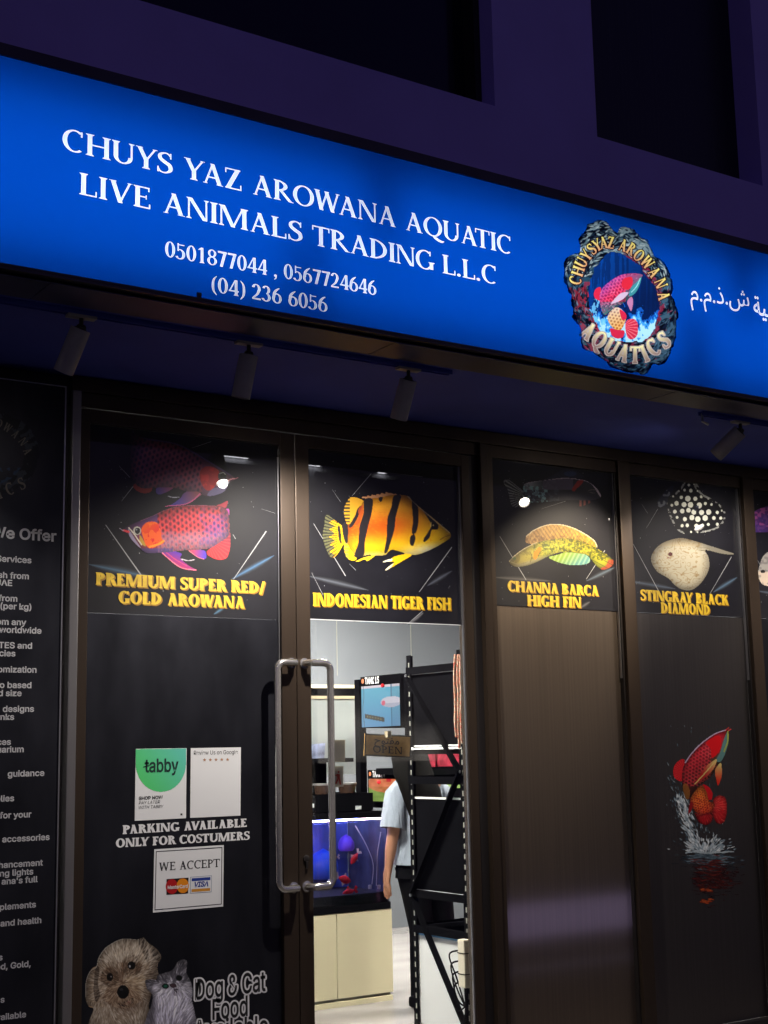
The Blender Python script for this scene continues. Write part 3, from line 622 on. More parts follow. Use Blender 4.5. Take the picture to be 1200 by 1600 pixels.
# ------------------------------------------------------------------ glazed front: frame
ZT, ZP = 3.02, 2.145                            # underside of the head rail, bottom of the fish posters
fr = thing('shopfront_frame', 'dark bronze aluminium frame round the doors and glazed bays', 'frame', (4.3, 0, 0)); fr['kind'] = 'structure'
m = MB(); m.box(2.125, 7.6, -.045, .07, 3.085, 3.150, .003); m.box(2.125, 7.6, -.030, .06, 3.020, 3.084, .002); m.build('head_rail', M['bronze'], fr)
m = MB(); m.box(2.125, 2.164, -.055, .07, 0, 3.084, .004); m.build('jamb', mat('satin_aluminium', (.34, .33, .33), .34, .85, vary=((6, 6, .7), .15)), fr)
m = MB(); m.box(4.246, 4.300, -.020, .07, 0, 3.019, .002); m.build('groove', M['dark_alu'], fr)
m = MB(); m.box(4.301, 4.352, -.050, .07, 0, 3.084, .004); m.box(4.353, 4.390, -.036, .07, 0, 3.084, .003); m.build('post', M['bronze'], fr)
for xa in (5.240, 6.226, 7.21):
    m = MB(); m.box(xa+.012, xa+.098, -.050, .07, 0, 3.084, .004); m.build('mullion', M['bronze'], fr)
    m = MB(); m.box(xa, xa+.0115, -.026, .05, 0, 3.019, .002); m.build('gasket', M['dark_alu'], fr)
m = MB(); m.box(4.391, 7.6, -.055, .07, -.010, .055, .003); m.build('sill', M['dark_alu'], fr)
m = MB(); m.box(2.165, 4.391, -.06, .10, -.011, .004, .002); m.build('threshold', M['alu_edge'], fr)

def poster_lines(parent, ax, bx, zt, zb, Y, streaks):
    """the thin crossing lines and faint dashes printed on each fish poster, given in photo pixels"""
    m = MB()
    for (x0, y0), (x1, y1), w in streaks:
        a, b = at(x0, y0, Y), at(x1, y1, Y); d = b-a; d /= np.linalg.norm(d); n = np.array([-d[2], 0, d[0]])*w*.0012
        m.add([a-n*.5, b-n, b+n, a+n*.5], [(0, 1, 2, 3)])
    m.build('line_print', M['hair_line'], parent); sp = MB()
    (xa, ya), (xb, yb) = [(min(q[k][i] for q in streaks for k in (0, 1)), 0) for i in (0,)][0:1]*2 if False else ((min(min(q[0][0], q[1][0]) for q in streaks)-8, 720), (max(max(q[0][0], q[1][0]) for q in streaks), 950))
    for _ in range(46):
        c = at(random.uniform(xa, xb), random.uniform(ya, yb), Y); r = random.uniform(.0008, .0022); sp.add([c+np.array((r*math.cos(k*math.pi/3), 0, r*math.sin(k*math.pi/3))) for k in range(6)], [list(range(6))])
    sp.build('speck_print', M['hair_line'], parent)
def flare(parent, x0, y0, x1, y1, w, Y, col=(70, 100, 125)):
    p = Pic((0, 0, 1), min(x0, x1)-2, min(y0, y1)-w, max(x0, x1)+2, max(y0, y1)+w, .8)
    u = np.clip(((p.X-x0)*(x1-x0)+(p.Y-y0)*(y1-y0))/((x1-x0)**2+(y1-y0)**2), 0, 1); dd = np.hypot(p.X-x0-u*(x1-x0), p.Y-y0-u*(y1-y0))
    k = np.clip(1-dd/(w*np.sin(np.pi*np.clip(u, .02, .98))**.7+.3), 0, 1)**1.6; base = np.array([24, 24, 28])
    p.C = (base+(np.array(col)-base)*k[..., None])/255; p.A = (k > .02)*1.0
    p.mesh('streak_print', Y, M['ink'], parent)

def yellow(parent, lines, Y=-.003):
    a, b = MB(), MB()
    for txt, p0, p1, cap in lines:
        serif(a, POSTER, txt, p0, p1, cap, Y, .025)
        serif(b, POSTER, txt, p0, p1, cap, Y+.0006, .025, .006, -.0055); serif(b, POSTER, txt, p0, p1, cap, Y+.0010, .025, .0035, -.003)
    b.build('lettering_edge', M['yellow_dk'], parent); a.build('lettering', M['yellow'], parent)
    return a

# ------------------------------------------------------------------ left leaf
d1 = thing('glass_door', 'blacked-out door leaf with the red arowana poster, stickers and dog picture', 'door', (2.19, 0, 0), 'doors of the shop')
m = MB(); m.box(2.1655, 2.216, -.028, .028, .008, 3.015, .003); m.box(3.146, 3.2225, -.028, .028, .008, 3.015, .003)
m.box(2.2165, 3.1455, -.028, .028, 2.955, 3.015); m.box(2.2165, 3.1455, -.028, .028, .008, .11)
m.build('frame', M['bronze'], d1)
zb1 = 2.142
box('film', M['film'], 2.2165, 3.1455, -.004, .004, .1105, zb1-.001, d1)
pp = box('poster', M['poster'], 2.2165, 3.1455, -.0045, .004, zb1, 2.9545, d1)
box('glazing_bead', M['alu_edge'], 2.2166, 2.2205, -.0065, -.0046, .111, 2.954, d1); box('glazing_bead', M['alu_edge'], 3.1405, 3.1454, -.012, -.0046, 1.95, 2.90, d1)

AY = -.0060
def red_arowana(frm, flip=False, dim=1.0):
    P = Pic(frm, 20, 640, 930, 1230, .8); X, Y = P.X, P.Y
    P.grad(P.ins([(715,1060),(760,1110),(830,1125),(880,1095),(902,1000),(892,905),(820,985)]), (190, 35, 45), (120, 25, 50), (800, 1080), (860, 930))
    P.rays(P.A > 0, (720, 960), 40, (240, 90, 80), .35)
    P.fill(P.ins([(795,700),(840,680),(880,662),(862,718)]), (150, 30, 50)); P.fill(P.ell(878, 755, 17, 34), (170, 50, 150))
    pf = P.ins([(340,1045),(420,1120),(520,1190),(600,1207),(638,1204),(570,1165),(510,1110),(520,1075),(430,1050)])
    P.grad(pf, (190, 30, 90), (90, 40, 170), (480, 1180), (520, 1080)); P.fill(P.line([(350,1050),(430,1125),(520,1187),(630,1203)], 8), (245, 130, 150))
    P.fill(P.line([(380,1050),(470,1120),(560,1170)], 5), (220, 70, 110))
    P.grad(P.ins([(575,1048),(640,1100),(690,1120),(716,1098),(690,1048)]), (200, 60, 100), (80, 50, 190), (600, 1070), (700, 1090))
    P.fill(P.line([(578,1052),(640,1100),(690,1118)], 6), (240, 130, 140))
    body = P.ins([(62,896),(100,860),(200,815),(300,775),(400,728),(520,700),(650,694),(780,700),(835,708),(878,742),(892,800),(897,880),(882,940),(820,985),(740,1035),(650,1045),(560,1050),(450,1060),(340,1070),(250,1072),(195,1035),(140,980),(100,925)])
    P.grad(body, (84, 50, 140), (150, 54, 80), (300, 720), (360, 960)); f = fbm(X, Y, 90, 4)
    P.fill(body & (X > 330) & (Y < 880+60*f), (176, 16, 34), .85); P.grad(body & (X > 360) & (Y > 900), (150, 70, 90), (150, 125, 165), (500, 900), (500, 1030), .85)
    w = np.clip((X-650)/220, 0, 1)*np.clip((Y-730)/120, 0, 1); P.fill(body, (58, 52, 190), w*.85, False)
    sm = body & (X > 330+0*Y) & (Y > 715)
    P.scales(sm, (330, 900), (900, 850), 31, 47, (222, 56, 58), (44, 4, 24), .9); P.fill(sm, (176, 138, 160), np.clip((Y-875-70*(fbm(X, Y, 60, 9)-.5))/150, 0, .55), False)
    P.fill(sm & (X > 660) & (noise(X, Y, 30, 2) > .5), (70, 60, 180), .25, False)
    P.fill(body & (dist(X, Y, [(200,812),(300,770),(400,725),(520,697),(650,691),(780,698)]) < 9), (220, 120, 160), .7)
    P.fill(body & (Y > 1035) & (X < 450), (80, 80, 190), .6)
    P.model(body, 16, .5, 1); P.strokes(body & (X > 340), 500, 26, 3, lambda x, y: 1.45+.2*math.sin(x*.02), [(236, 90, 84), (96, 14, 40), (150, 60, 120), (210, 120, 130)], .35, 51)
    gill = P.ins([(205,880),(250,830),(320,830),(350,880),(362,950),(380,990),(330,1015),(280,1035),(240,1010),(215,940)])
    P.grad(gill, (250, 90, 10), (225, 22, 8), (240, 860), (310, 940)); P.fill(gill & (fbm(X, Y*.6, 40, 8) > .54), (255, 120, 10), .7)
    P.fill(P.line([(270,1022),(340,1000),(380,975)], 16), (250, 150, 30))
    P.fill(P.ins([(190,930),(215,960),(240,1015),(220,1010),(195,985)]), (190, 150, 50))
    P.fill(P.ins([(100,880),(120,905),(170,985),(200,1030),(160,1000),(115,945)]), (150, 140, 170)); P.fill(P.line([(108,874),(150,925),(205,1005)], 9), (215, 205, 190))
    P.fill(P.line([(62,893),(108,905)], 16), (220, 60, 70)); P.fill(P.line([(34,876),(50,888),(66,896)], 6), (170, 160, 180))
    P.fill(P.ell(172, 896, 31, 33), (190, 185, 175)); P.fill(P.ell(174, 897, 22, 24), (18, 16, 22)); P.fill(P.ell(166, 888, 7, 7), (150, 150, 160))
    P.fill(P.line([(520,1118),(570,1130),(618,1122)], 10), (205, 195, 205))
    return P
red_arowana((180, 650, 5)).mesh('fish_print', AY, M['ink'], pp)
P = Pic((180, 650, 5), 110, 100, 960, 715, .8); X, Y = P.X, P.Y  # upper fish: ink darkened for the shade above the lamp beam
P.fill(P.ins([(140,555),(200,600),(270,598),(290,555),(250,520),(170,520)]), (120, 30, 26))
P.grad(P.ins([(330,560),(440,552),(445,570),(360,612),(320,600)]), (120, 50, 90), (60, 40, 120), (430, 555), (340, 600))
P.grad(P.ins([(690,590),(640,640),(540,690),(390,705),(440,690),(510,640),(540,600),(640,560)]), (120, 60, 70), (60, 40, 130), (640, 600), (480, 650)); P.fill(P.line([(680,590),(600,665),(520,695),(392,705)], 8), (190, 80, 130))
P.fill(P.line([(412,625),(450,636),(500,634)], 9), (150, 150, 165))
body = P.ins([(132,112),(165,150),(250,172),(380,192),(480,213),(580,258),(680,318),(800,392),(880,442),(938,492),(895,520),(850,582),(780,622),(700,626),(640,590),(560,590),(450,560),(330,560),(200,560),(130,480),(118,300)])
P.grad(body, (110, 34, 66), (96, 48, 84), (400, 200), (350, 560)); P.fill(body, (34, 30, 120), np.clip((360-X)/260, 0, 1)*.8, False)
P.scales(body & (X < 680), (120, 330), (700, 470), 31, 47, (140, 60, 74), (18, 8, 22), .8)
P.fill(body & (X < 640) & (Y > 420) & (fbm(X, Y, 50, 2) > .5), (96, 62, 92), .5)
P.fill(body & (dist(X, Y, [(135,115),(250,172),(480,213),(680,318),(900,455)]) < 12), (96, 70, 150), .8)
P.model(body, 16, .5, 1); P.fill(P.ins([(672,420),(725,392),(800,420),(812,480),(770,560),(720,582),(680,540),(660,470)]), (150, 24, 30)); P.fill(P.ins([(672,420),(725,392),(800,420),(812,480),(770,560),(720,582),(680,540)]) & (fbm(X, Y, 40, 3) > .52), (190, 34, 34), .7)
P.fill(P.ins([(760,570),(850,545),(895,500),(860,580),(790,618),(720,620)]), (92, 84, 120)); P.fill(P.line([(940,490),(890,500),(850,560)], 8), (190, 120, 130)); P.fill(P.line([(935,492),(960,480)], 7), (140, 80, 90))
P.fill(P.ell(838, 470, 36, 36), (40, 40, 46)); P.fill(P.ell(842, 474, 24, 26), (8, 8, 10)); P.fill(P.line([(815,450),(845,442),(860,455)], 6), (130, 130, 130))
P.mesh('fish_print', AY+.0005, M['ink'], pp)
poster_lines(pp, 0, 0, 0, 0, -.0051, [((186,728),(203,746),.7), ((190,783),(208,760),.9), ((165,820),(225,905),2.2), ((365,905),(416,830),2.2), ((408,795),(430,802),.5), ((364,835),(368,842),1.2), ((300,700),(330,690),.5)])
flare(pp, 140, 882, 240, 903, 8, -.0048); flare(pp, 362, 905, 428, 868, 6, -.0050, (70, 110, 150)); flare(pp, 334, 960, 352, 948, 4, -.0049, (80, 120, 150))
yellow(pp, [('PREMIUM SUPER RED/', (149.5, 913.5), (413.8, 927.5), 19.5), ('GOLD AROWANA', (185, 942.5), (382.5, 950.5), 19.5)], -.0068)

m = MB(); serif(m, COOPER, 'PARKING AVAILABLE', (191.5, 1303.5), (386, 1292), 14, -.0050, .02); serif(m, COOPER, 'ONLY FOR COSTUMERS', (181, 1324.5), (390, 1312), 14, -.0050, .02)
m.build('lettering', M['white_ink'], d1)
m = MB(); b = MB()
for txt, p0, p1, cap in (('Dog & Cat', (305, 1562), (415, 1547.5), 31), ('Food', (332, 1593), (387, 1586.5), 31), ('Available', (302, 1626), (419, 1617), 31)):
    sans(m, txt, p0, p1, cap, -.0066, bold=.014)
    for k in range(14):
        dx, dy = 2.6*math.cos(k*math.tau/14), 2.6*math.sin(k*math.tau/14); sans(b, txt, (p0[0]+dx, p0[1]+dy), (p1[0]+dx, p1[1]+dy), cap, -.0058-.00004*k, bold=.014)
b.build('lettering_outline', M['white_ink'], d1); m.build('lettering', M['black_ink'], d1)

# the dog and the kitten on the door film
P = Pic((130, 1440, 3.75), 0, 80, 680, 640, .7); X, Y = P.X, P.Y
dog = P.ins([(12,440),(15,350),(40,290),(75,265),(88,215),(120,165),(160,132),(230,100),(320,104),(352,93),(378,122),(430,160),(458,205),(446,235),(432,252),(442,310),(425,342),(400,350),(402,420),(385,500),(400,640),(52,640),(60,510),(28,490)])
P.grad(dog, (172, 160, 142), (140, 116, 92), (230, 110), (230, 420))
P.fill(P.ins([(12,440),(15,350),(40,290),(75,265),(78,330),(70,420),(75,500),(50,505),(28,490)]), (142, 118, 92)); P.fill(P.ins([(75,270),(95,280),(85,360),(100,430),(75,470),(62,400)]), (52, 36, 26), .8)
P.fill(P.ins([(322,110),(352,95),(372,130),(385,200),(372,230),(350,180)]), (44, 32, 26), .9); P.fill(P.ins([(375,130),(430,160),(455,203),(440,240),(430,300),(415,335),(385,300),(395,210)]), (120, 104, 92)); P.fill(P.ins([(405,160),(440,182),(450,210),(425,225),(410,200)]), (40, 36, 38), .8)
P.fill(P.ell(165, 310, 55, 48), (104, 70, 44), .55); P.fill(P.ell(280, 260, 58, 44), (110, 74, 46), .5); P.fill(P.ell(215, 290, 26, 60), (120, 80, 50), .45)
P.fill(P.ell(245, 470, 95, 42), (92, 52, 34), .7); P.fill(P.ell(300, 360, 70, 62), (172, 142, 100), .6); P.fill(P.ell(200, 390, 44, 50), (160, 128, 92), .4)
P.fill(dog & (Y > 470), (128, 112, 92), .5, False); P.fill(P.ell(225, 160, 120, 60), (176, 164, 142), .5, False)
fd = lambda x, y: math.atan2(y-360, x-232) if y < 470 else 1.4+.5*math.sin(x*.02)
P.strokes(dog, 2600, 34, 2.6, fd, [(192, 182, 166), (168, 152, 134), (138, 120, 102), (104, 86, 70), (212, 204, 190)], .55, 4); P.strokes(dog & (Y < 500), 900, 26, 2.0, fd, [(92, 66, 46), (210, 190, 158), (70, 48, 34)], .5, 5)
P.strokes(P.ell(225, 440, 110, 60), 260, 30, 2.4, fd, [(110, 70, 48), (84, 52, 36), (150, 112, 80)], .6, 6)
P.fill(dog, (60, 44, 32), np.clip(1-dist(X, Y, [(12,440),(15,350),(40,290),(75,265),(88,215),(120,165),(160,132),(230,100),(320,104),(378,122),(430,160),(458,205),(432,252),(442,310),(400,350),(402,420),(385,500),(400,640)])/46, 0, 1)*.45, False)
P.fill(dog, (74, 50, 34), np.exp(-((X-162)/46)**2-((Y-312)/52)**2)*.65, False); P.fill(dog, (74, 50, 34), np.exp(-((X-288)/46)**2-((Y-262)/46)**2)*.65, False); P.fill(dog, (84, 54, 36), np.exp(-((X-222)/22)**2-((Y-320)/60)**2)*.4, False)
P.fill(dog, (66, 40, 28), np.exp(-((X-250)/80)**2-((Y-486)/34)**2)*.7, False); P.fill(dog, (186, 158, 120), np.exp(-((X-300)/46)**2-((Y-368)/46)**2)*.45, False)
P.fill(P.ins([(322,112),(352,97),(372,132),(388,205),(376,240),(352,190)]), (36, 26, 22), .4); P.fill(P.ins([(405,160),(440,182),(450,212),(428,228),(408,205)]), (30, 27, 28), .4); P.fill(P.ins([(72,275),(95,285),(86,365),(98,430),(76,470),(60,400)]), (40, 28, 22), .4)
P.fill(P.ell(283, 257, 24, 25), (10, 8, 8)); P.fill(P.ell(273, 262, 4, 7), (170, 170, 174)); P.fill(P.ell(156, 325, 19, 25), (12, 9, 8)); P.fill(P.ell(163, 322, 3, 5), (140, 136, 134))
P.fill(P.ell(234, 412, 35, 40), (10, 10, 12)); P.fill(P.ell(224, 398, 10, 7), (60, 60, 66), .7); P.fill(P.ins([(205,478),(250,464),(292,446),(296,470),(268,494),(224,496)]), (30, 14, 12)); P.fill(P.ins([(246,478),(276,460),(282,474),(258,488)]), (128, 66, 62))
P.strokes(dog & (np.hypot((X-235)/110, (Y-425)/85) < 1) & (np.hypot((X-234)/38, (Y-412)/43) > 1), 420, 34, 2.4, fd, [(150, 126, 100), (112, 84, 62), (176, 154, 126), (86, 60, 44)], .6, 41)
P.strokes(dog & (np.hypot(X-283, Y-257) < 62) & (np.hypot(X-283, Y-257) > 23), 150, 26, 2.2, fd, [(78, 54, 38), (110, 82, 60), (52, 36, 26)], .7, 42); P.strokes(dog & (np.hypot(X-156, Y-325) < 56) & (np.hypot(X-156, Y-325) > 21), 150, 26, 2.2, fd, [(78, 54, 38), (110, 82, 60), (52, 36, 26)], .7, 43)
P.strokes(dog & (Y < 240) & (X > 90), 260, 44, 2.4, fd, [(206, 198, 184), (186, 172, 152), (150, 134, 116)], .6, 44)
cat = P.ins([(364,345),(400,340),(432,345),(438,312),(520,285),(550,240),(582,221),(609,235),(606,300),(630,350),(642,400),(640,470),(656,540),(652,640),(380,640),(372,560),(395,500),(405,430),(375,395)])
P.fill(cat, (150, 148, 156)); P.fill(P.ins([(366,348),(430,345),(425,400),(390,405)]), (176, 168, 186)); P.fill(P.ins([(552,245),(582,226),(604,238),(600,290),(560,285)]), (176, 166, 172))
P.fill(cat & (np.sin((X+Y*.4)/9+fbm(X, Y, 60, 3)*5) > .35) & (Y < 440), (92, 92, 100), .6, False)
P.fill(P.ell(505, 440, 55, 70), (190, 188, 200), .6, False); P.fill(P.ell(600, 385, 40, 36), (196, 194, 206), .6, False); P.fill(P.ell(470, 520, 70, 80), (164, 160, 182), .5, False)
fc = lambda x, y: math.atan2(y-350, x-535) if y < 450 else 1.75+.004*(x-500)
P.strokes(cat, 1700, 30, 2.2, fc, [(200, 198, 210), (150, 148, 158), (110, 108, 118), (222, 220, 230), (88, 86, 96)], .6, 14); P.strokes(cat & (Y > 420), 500, 60, 2.4, fc, [(214, 212, 228), (92, 90, 104), (176, 172, 194)], .55, 15)
P.fill(cat, (70, 68, 76), np.clip(1-dist(X, Y, [(395,500),(405,430),(375,395),(364,345),(432,345),(438,312),(520,285)])/30, 0, 1)*.5, False); P.fill(cat & (Y < 420), (58, 56, 62), np.clip(np.sin((X*.9+Y*.5)/8.5)-.2, 0, 1)*.55*(Y < 380), False)
P.fill(cat, (228, 226, 238), np.exp(-((X-500)/40)**2-((Y-450)/50)**2)*.5, False); P.fill(cat, (50, 48, 56), np.clip((Y-520)/120, 0, 1)*np.clip((X-520)/90, 0, 1)*.7, False); P.fill(cat, (64, 60, 68), np.exp(-((X-400)/26)**2-((Y-560)/110)**2)*.7, False)
P.fill(P.ell(482, 378, 21, 16), (18, 30, 26)); P.fill(P.ell(482, 378, 12, 10), (30, 110, 84), .8); P.fill(P.ell(562, 330, 20, 18), (14, 18, 18)); P.fill(P.ell(560, 328, 8, 7), (60, 84, 80), .8)
P.fill(P.ins([(505,368),(535,362),(548,380),(530,388),(515,384)]), (30, 24, 28)); P.fill(P.ins([(530,400),(556,395),(560,420),(540,436),(528,425)]), (36, 28, 34)); 
P.fill((dist(X, Y, [(12,440),(15,350),(40,290),(75,265),(88,215),(120,165),(160,132),(230,100),(320,104)]) < 4) & dog, (190, 186, 178), .8)
P.strokes(cat & (Y < 360), 130, 46, 4.0, lambda x, y: math.atan2(y-400, x-540)+.25, [(74, 72, 80), (60, 58, 66)], .55, 45); P.strokes(cat & (Y > 400) & (X > 430), 300, 70, 2.6, fc, [(226, 224, 236), (120, 116, 130), (196, 192, 212)], .6, 46)
P.fill(P.ell(482, 378, 19, 14), (14, 22, 20)); P.fill(P.ell(482, 378, 10, 9), (26, 92, 72), .8); P.fill(P.ell(562, 330, 17, 15), (12, 16, 16)); P.fill(P.ins([(507,370),(533,364),(545,379),(530,387),(517,383)]), (60, 44, 50)); P.fill(P.line([(530,388),(535,404),(548,412)], 4), (40, 32, 38))
lum = P.C.mean(-1, keepdims=True); P.C = np.where(dog[..., None] & ~cat[..., None], P.C*.72+lum*np.array((1.04, 1.0, .95))*.28, P.C); P.model(dog & ~cat, 18, .25); P.model(cat, 12, .35); P.C = np.clip(P.C*1.16, 0, 1)
P.mesh('pet_print', -.0052, M['ink_matt'], d1)

# ------------------------------------------------------------------ right leaf: clear glass below its poster
d2 = thing('glass_door', 'door leaf of clear glass under the striped tiger fish poster', 'door', (4.21, 0, 0), 'doors of the shop')
m = MB(); m.box(3.2255, 3.299, -.028, .028, .008, 3.015, .003); m.box(4.194, 4.2445, -.028, .028, .008, 3.015, .003)
m.box(3.2995, 4.1935, -.028, .028, 2.955, 3.015); m.box(3.2995, 4.1935, -.028, .028, .008, .11)
m.build('frame', M['bronze'], d2)
zb2 = 2.150
q2 = box('poster', M['poster'], 3.2995, 4.1935, -.0045, .004, zb2, 2.9545, d2)
box('pane', M['glass'], 3.2995, 4.1935, -.003, .003, .1105, zb2-.001, d2)
m = MB(); m.box(4.186, 4.1934, -.016, -.0046, .111, 2.954); m.build('glazing_bead', M['alu_edge'], d2)
m = MB(); m.box(3.2996, 4.18, -.0052, -.0046, zb2, zb2+.003); m.box(3.2996, 3.3045, -.010, -.0046, 1.02, 1.95); m.build('poster_edge', M['paper'], d2)
P = Pic((490, 740, 5), 50, 100, 1090, 770, .8); X, Y = P.X, P.Y
yel, blk = (236, 180, 16), (34, 30, 34)
tail = P.ins([(98,322),(160,360),(222,405),(262,400),(266,530),(240,545),(185,630),(140,657),(102,600),(70,500),(82,400)])
P.fill(tail, yel); P.fill(tail & (X < 145+20*np.sin(Y/9)), (70, 80, 74), .85); P.rays(tail & (X < 190), (330, 470), 62, (20, 20, 22), .8)
sd = P.ins([(300,180),(260,220),(236,280),(246,360),(262,405),(300,402),(345,340),(392,270),(395,215)]); P.fill(sd, (214, 160, 40)); P.fill(sd & (X < 285) & (np.sin(Y/4.2) > 0), (46, 46, 40), .9)
for i in range(9):
    a = 385+i*36; P.fill(P.ins([(a-10,192-i*5+(i > 5)*(i-5)*16),(a-2,178-i*7.5+(i > 5)*(i-5)*14),(a+60,182-i*3.2+(i > 5)*(i-5)*13),(a+52,200-i*3+(i > 5)*(i-5)*13)], False), (196, 140, 100))
af = P.ins([(250,535),(240,610),(275,672),(335,668),(355,540)]); P.fill(af, (232, 190, 24)); P.fill(af & (X < 272) & (np.sin(Y/4.5) > 0), (110, 120, 80), .8)
body = P.ins([(262,405),(300,395),(345,330),(388,215),(440,195),(520,186),(600,168),(680,165),(740,175),(775,215),(850,280),(930,345),(1010,412),(1062,458),(1072,495),(1030,530),(960,572),(880,610),(800,636),(740,632),(660,606),(600,598),(560,636),(490,640),(430,636),(350,650),(300,610),(262,530)])
P.grad(body, (224, 150, 24), (244, 206, 22), (600, 200), (600, 600)); b_ = np.exp(-((Y-400-.1*(600-X))/105)**2); P.fill(body, (206, 82, 12), b_*np.clip((930-X)/300, 0, 1)*.9, False)
P.fill(body & (np.sin(X/3.1+3*noise(X, Y, 50, 4))*np.sin(Y/3.2) > .2), (180, 80, 10), .28, False)
P.fill(body, (246, 240, 200), np.clip((X-640)/240, 0, 1)*np.clip((Y-520-(1000-X)*.05)/70, 0, 1), False); P.fill(body, (246, 232, 160), np.clip((Y-600)/40, 0, 1)*.8, False)
P.model(body, 12, .35, 1); P.strokes(body, 900, 16, 2.2, lambda x, y: .1, [(250, 214, 60), (200, 96, 12), (170, 70, 8), (244, 190, 30)], .3, 52); P.fill(P.ins([(740,625),(650,640),(608,664),(600,690),(630,690),(585,735),(556,762),(640,716),(720,668),(765,640)]), (246, 196, 16)); P.fill(P.ins([(612,664),(570,674),(540,692),(580,690),(612,682)]), (250, 244, 210)); P.fill(P.ins([(625,700),(580,732),(556,762),(600,735)]), (250, 244, 200))
P.fill(P.ins([(480,636),(400,652),(330,684),(350,688),(400,672),(420,684),(470,650)]), (246, 206, 40))
for s_ in ([(395,205),(460,200),(455,300),(430,400),(400,540),(392,640),(318,648),(350,540),(358,420),(392,300)], [(625,175),(682,172),(666,250),(642,340),(632,430),(604,530),(576,612),(552,612),(570,500),(578,350),(608,260)],
           [(768,214),(806,230),(822,330),(808,440),(780,474),(766,450),(776,380),(772,300)], [(757,490),(785,475),(795,510),(780,560),(760,562),(750,530)],
           [(850,276),(925,352),(975,400),(966,436),(925,440),(905,500),(865,535),(860,510),(895,455),(918,410),(905,370)], [(222,402),(266,400),(266,532),(240,520)], [(345,272),(378,255),(335,360),(300,415),(275,412),(322,330)], [(190,415),(208,420),(218,545),(196,510)], [(508,188),(540,184),(530,220),(515,215)]):
    P.fill(P.ins(s_), blk)
P.fill(P.ins([(352,275),(395,240),(390,300),(355,390),(330,400),(350,340)]) & ~P.ins([(395,205),(460,200),(455,300),(430,400),(392,300)]), (186, 74, 34), .8)
P.fill(P.ell(945, 412, 24, 26), (20, 16, 14)); P.fill(P.ell(936, 404, 6, 6), (190, 170, 120)); P.fill(P.line([(918,380),(915,415)], 6), (230, 200, 120)); P.fill(P.line([(1068,480),(1030,492),(990,515)], 6), (110, 70, 20))
P.fill(body & (dist(X, Y, [(740,175),(850,280),(1062,458)]) < 8), (190, 170, 140), .7)
P.mesh('fish_print', AY, M['ink'], q2)
poster_lines(q2, 0, 0, 0, 0, -.0051, [((519,765),(532,784),.7), ((550,775),(580,740),1.1), ((490,818),(540,900),1.8), ((655,925),(706,855),2.2), ((546,881),(556,891),1.0), ((637,975),(660,955),1.2), ((487,895),(505,930),1.0), ((600,738),(660,745),.5)])
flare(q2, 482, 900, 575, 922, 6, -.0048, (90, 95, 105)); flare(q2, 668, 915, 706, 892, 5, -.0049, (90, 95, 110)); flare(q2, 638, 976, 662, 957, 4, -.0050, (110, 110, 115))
yellow(q2, [('INDONESIAN TIGER FISH', (489, 946.5), (705, 953.5), 20.5)], -.0068)

# pull handles, one per leaf
for leaf, xm, sgn in ((d1, 3.195, -1), (d2, 3.262, 1)):
    zt, zb = 1.945, .955; yo = -.085; rr = .016; off = .105*sgn
    def elbow(z, s): 
        q = [(xm, -.028, z), (xm, yo*.75, z), (xm+off*.10, yo, z)]
        for k in range(7):
            a = k/6*math.pi/2; q.append((xm+off-sgn*.035+sgn*.035*math.sin(a), yo, z-s*(.035-.035*math.cos(a))))
        return q
    h = MB(); h.tube(elbow(zt, 1)+elbow(zb, -1)[::-1], rr, 14)
    ho = h.build('handle', M['steel'], leaf, True)
    r_ = MB()
    for z in (zt, zb): r_._lathe((xm, -.0285, z), (0, -1, 0), [(0, .024), (.006, .024), (.008, .018)], 20)
    r_.build('rosette', M['steel'], ho, True)
lk = MB()._lathe((3.262, -.0285, 1.075), (0, -1, 0), [(0, .016), (.006, .016), (.008, .013)], 20); lk.box(3.256, 3.268, -.040, -.0285, 1.035, 1.066, .002); lk.build('lock', M['dark_alu'], d2, True)

# ------------------------------------------------------------------ fixed bays
TB = bpy.data.materials.new('pierced_film'); TB.use_nodes = True         # perforated vinyl: a little light from inside comes through
n, l = TB.node_tree.nodes, TB.node_tree.links; p_ = n['Principled BSDF']
src = M['film2'].node_tree.nodes['Principled BSDF']
p_.inputs['Base Color'].default_value = (.270, .217, .168, 1); p_.inputs['Roughness'].default_value = .37; p_.inputs['Metallic'].default_value = .88
tr_ = n.new('ShaderNodeBsdfTranslucent'); tr_.inputs[0].default_value = (1, 1, 1, 1); mx = n.new('ShaderNodeMixShader'); mx.inputs[0].default_value = .022
tc = n.new('ShaderNodeTexCoord'); mp = n.new('ShaderNodeMapping'); mp.inputs['Scale'].default_value = (170, 1, 2); t_ = n.new('ShaderNodeTexNoise'); t_.inputs['Scale'].default_value = 1
b_ = n.new('ShaderNodeBump'); b_.inputs['Strength'].default_value = .34; b_.inputs['Distance'].default_value = .002
l.new(tc.outputs['Object'], mp.inputs[0]); l.new(mp.outputs[0], t_.inputs['Vector']); l.new(t_.outputs[0], b_.inputs['Height']); l.new(b_.outputs[0], p_.inputs['Normal'])
mp2 = n.new('ShaderNodeMapping'); mp2.inputs['Scale'].default_value = (95, 5, .7); t2_ = n.new('ShaderNodeTexNoise'); t2_.inputs['Scale'].default_value = 1; t2_.inputs['Detail'].default_value = 4; l.new(tc.outputs['Object'], mp2.inputs[0]); l.new(mp2.outputs[0], t2_.inputs['Vector'])
mr2 = n.new('ShaderNodeMapRange'); mr2.inputs['From Min'].default_value = .3; mr2.inputs['From Max'].default_value = .7; mr2.inputs['To Min'].default_value = .91; mr2.inputs['To Max'].default_value = 1.09; l.new(t2_.outputs[0], mr2.inputs[0])
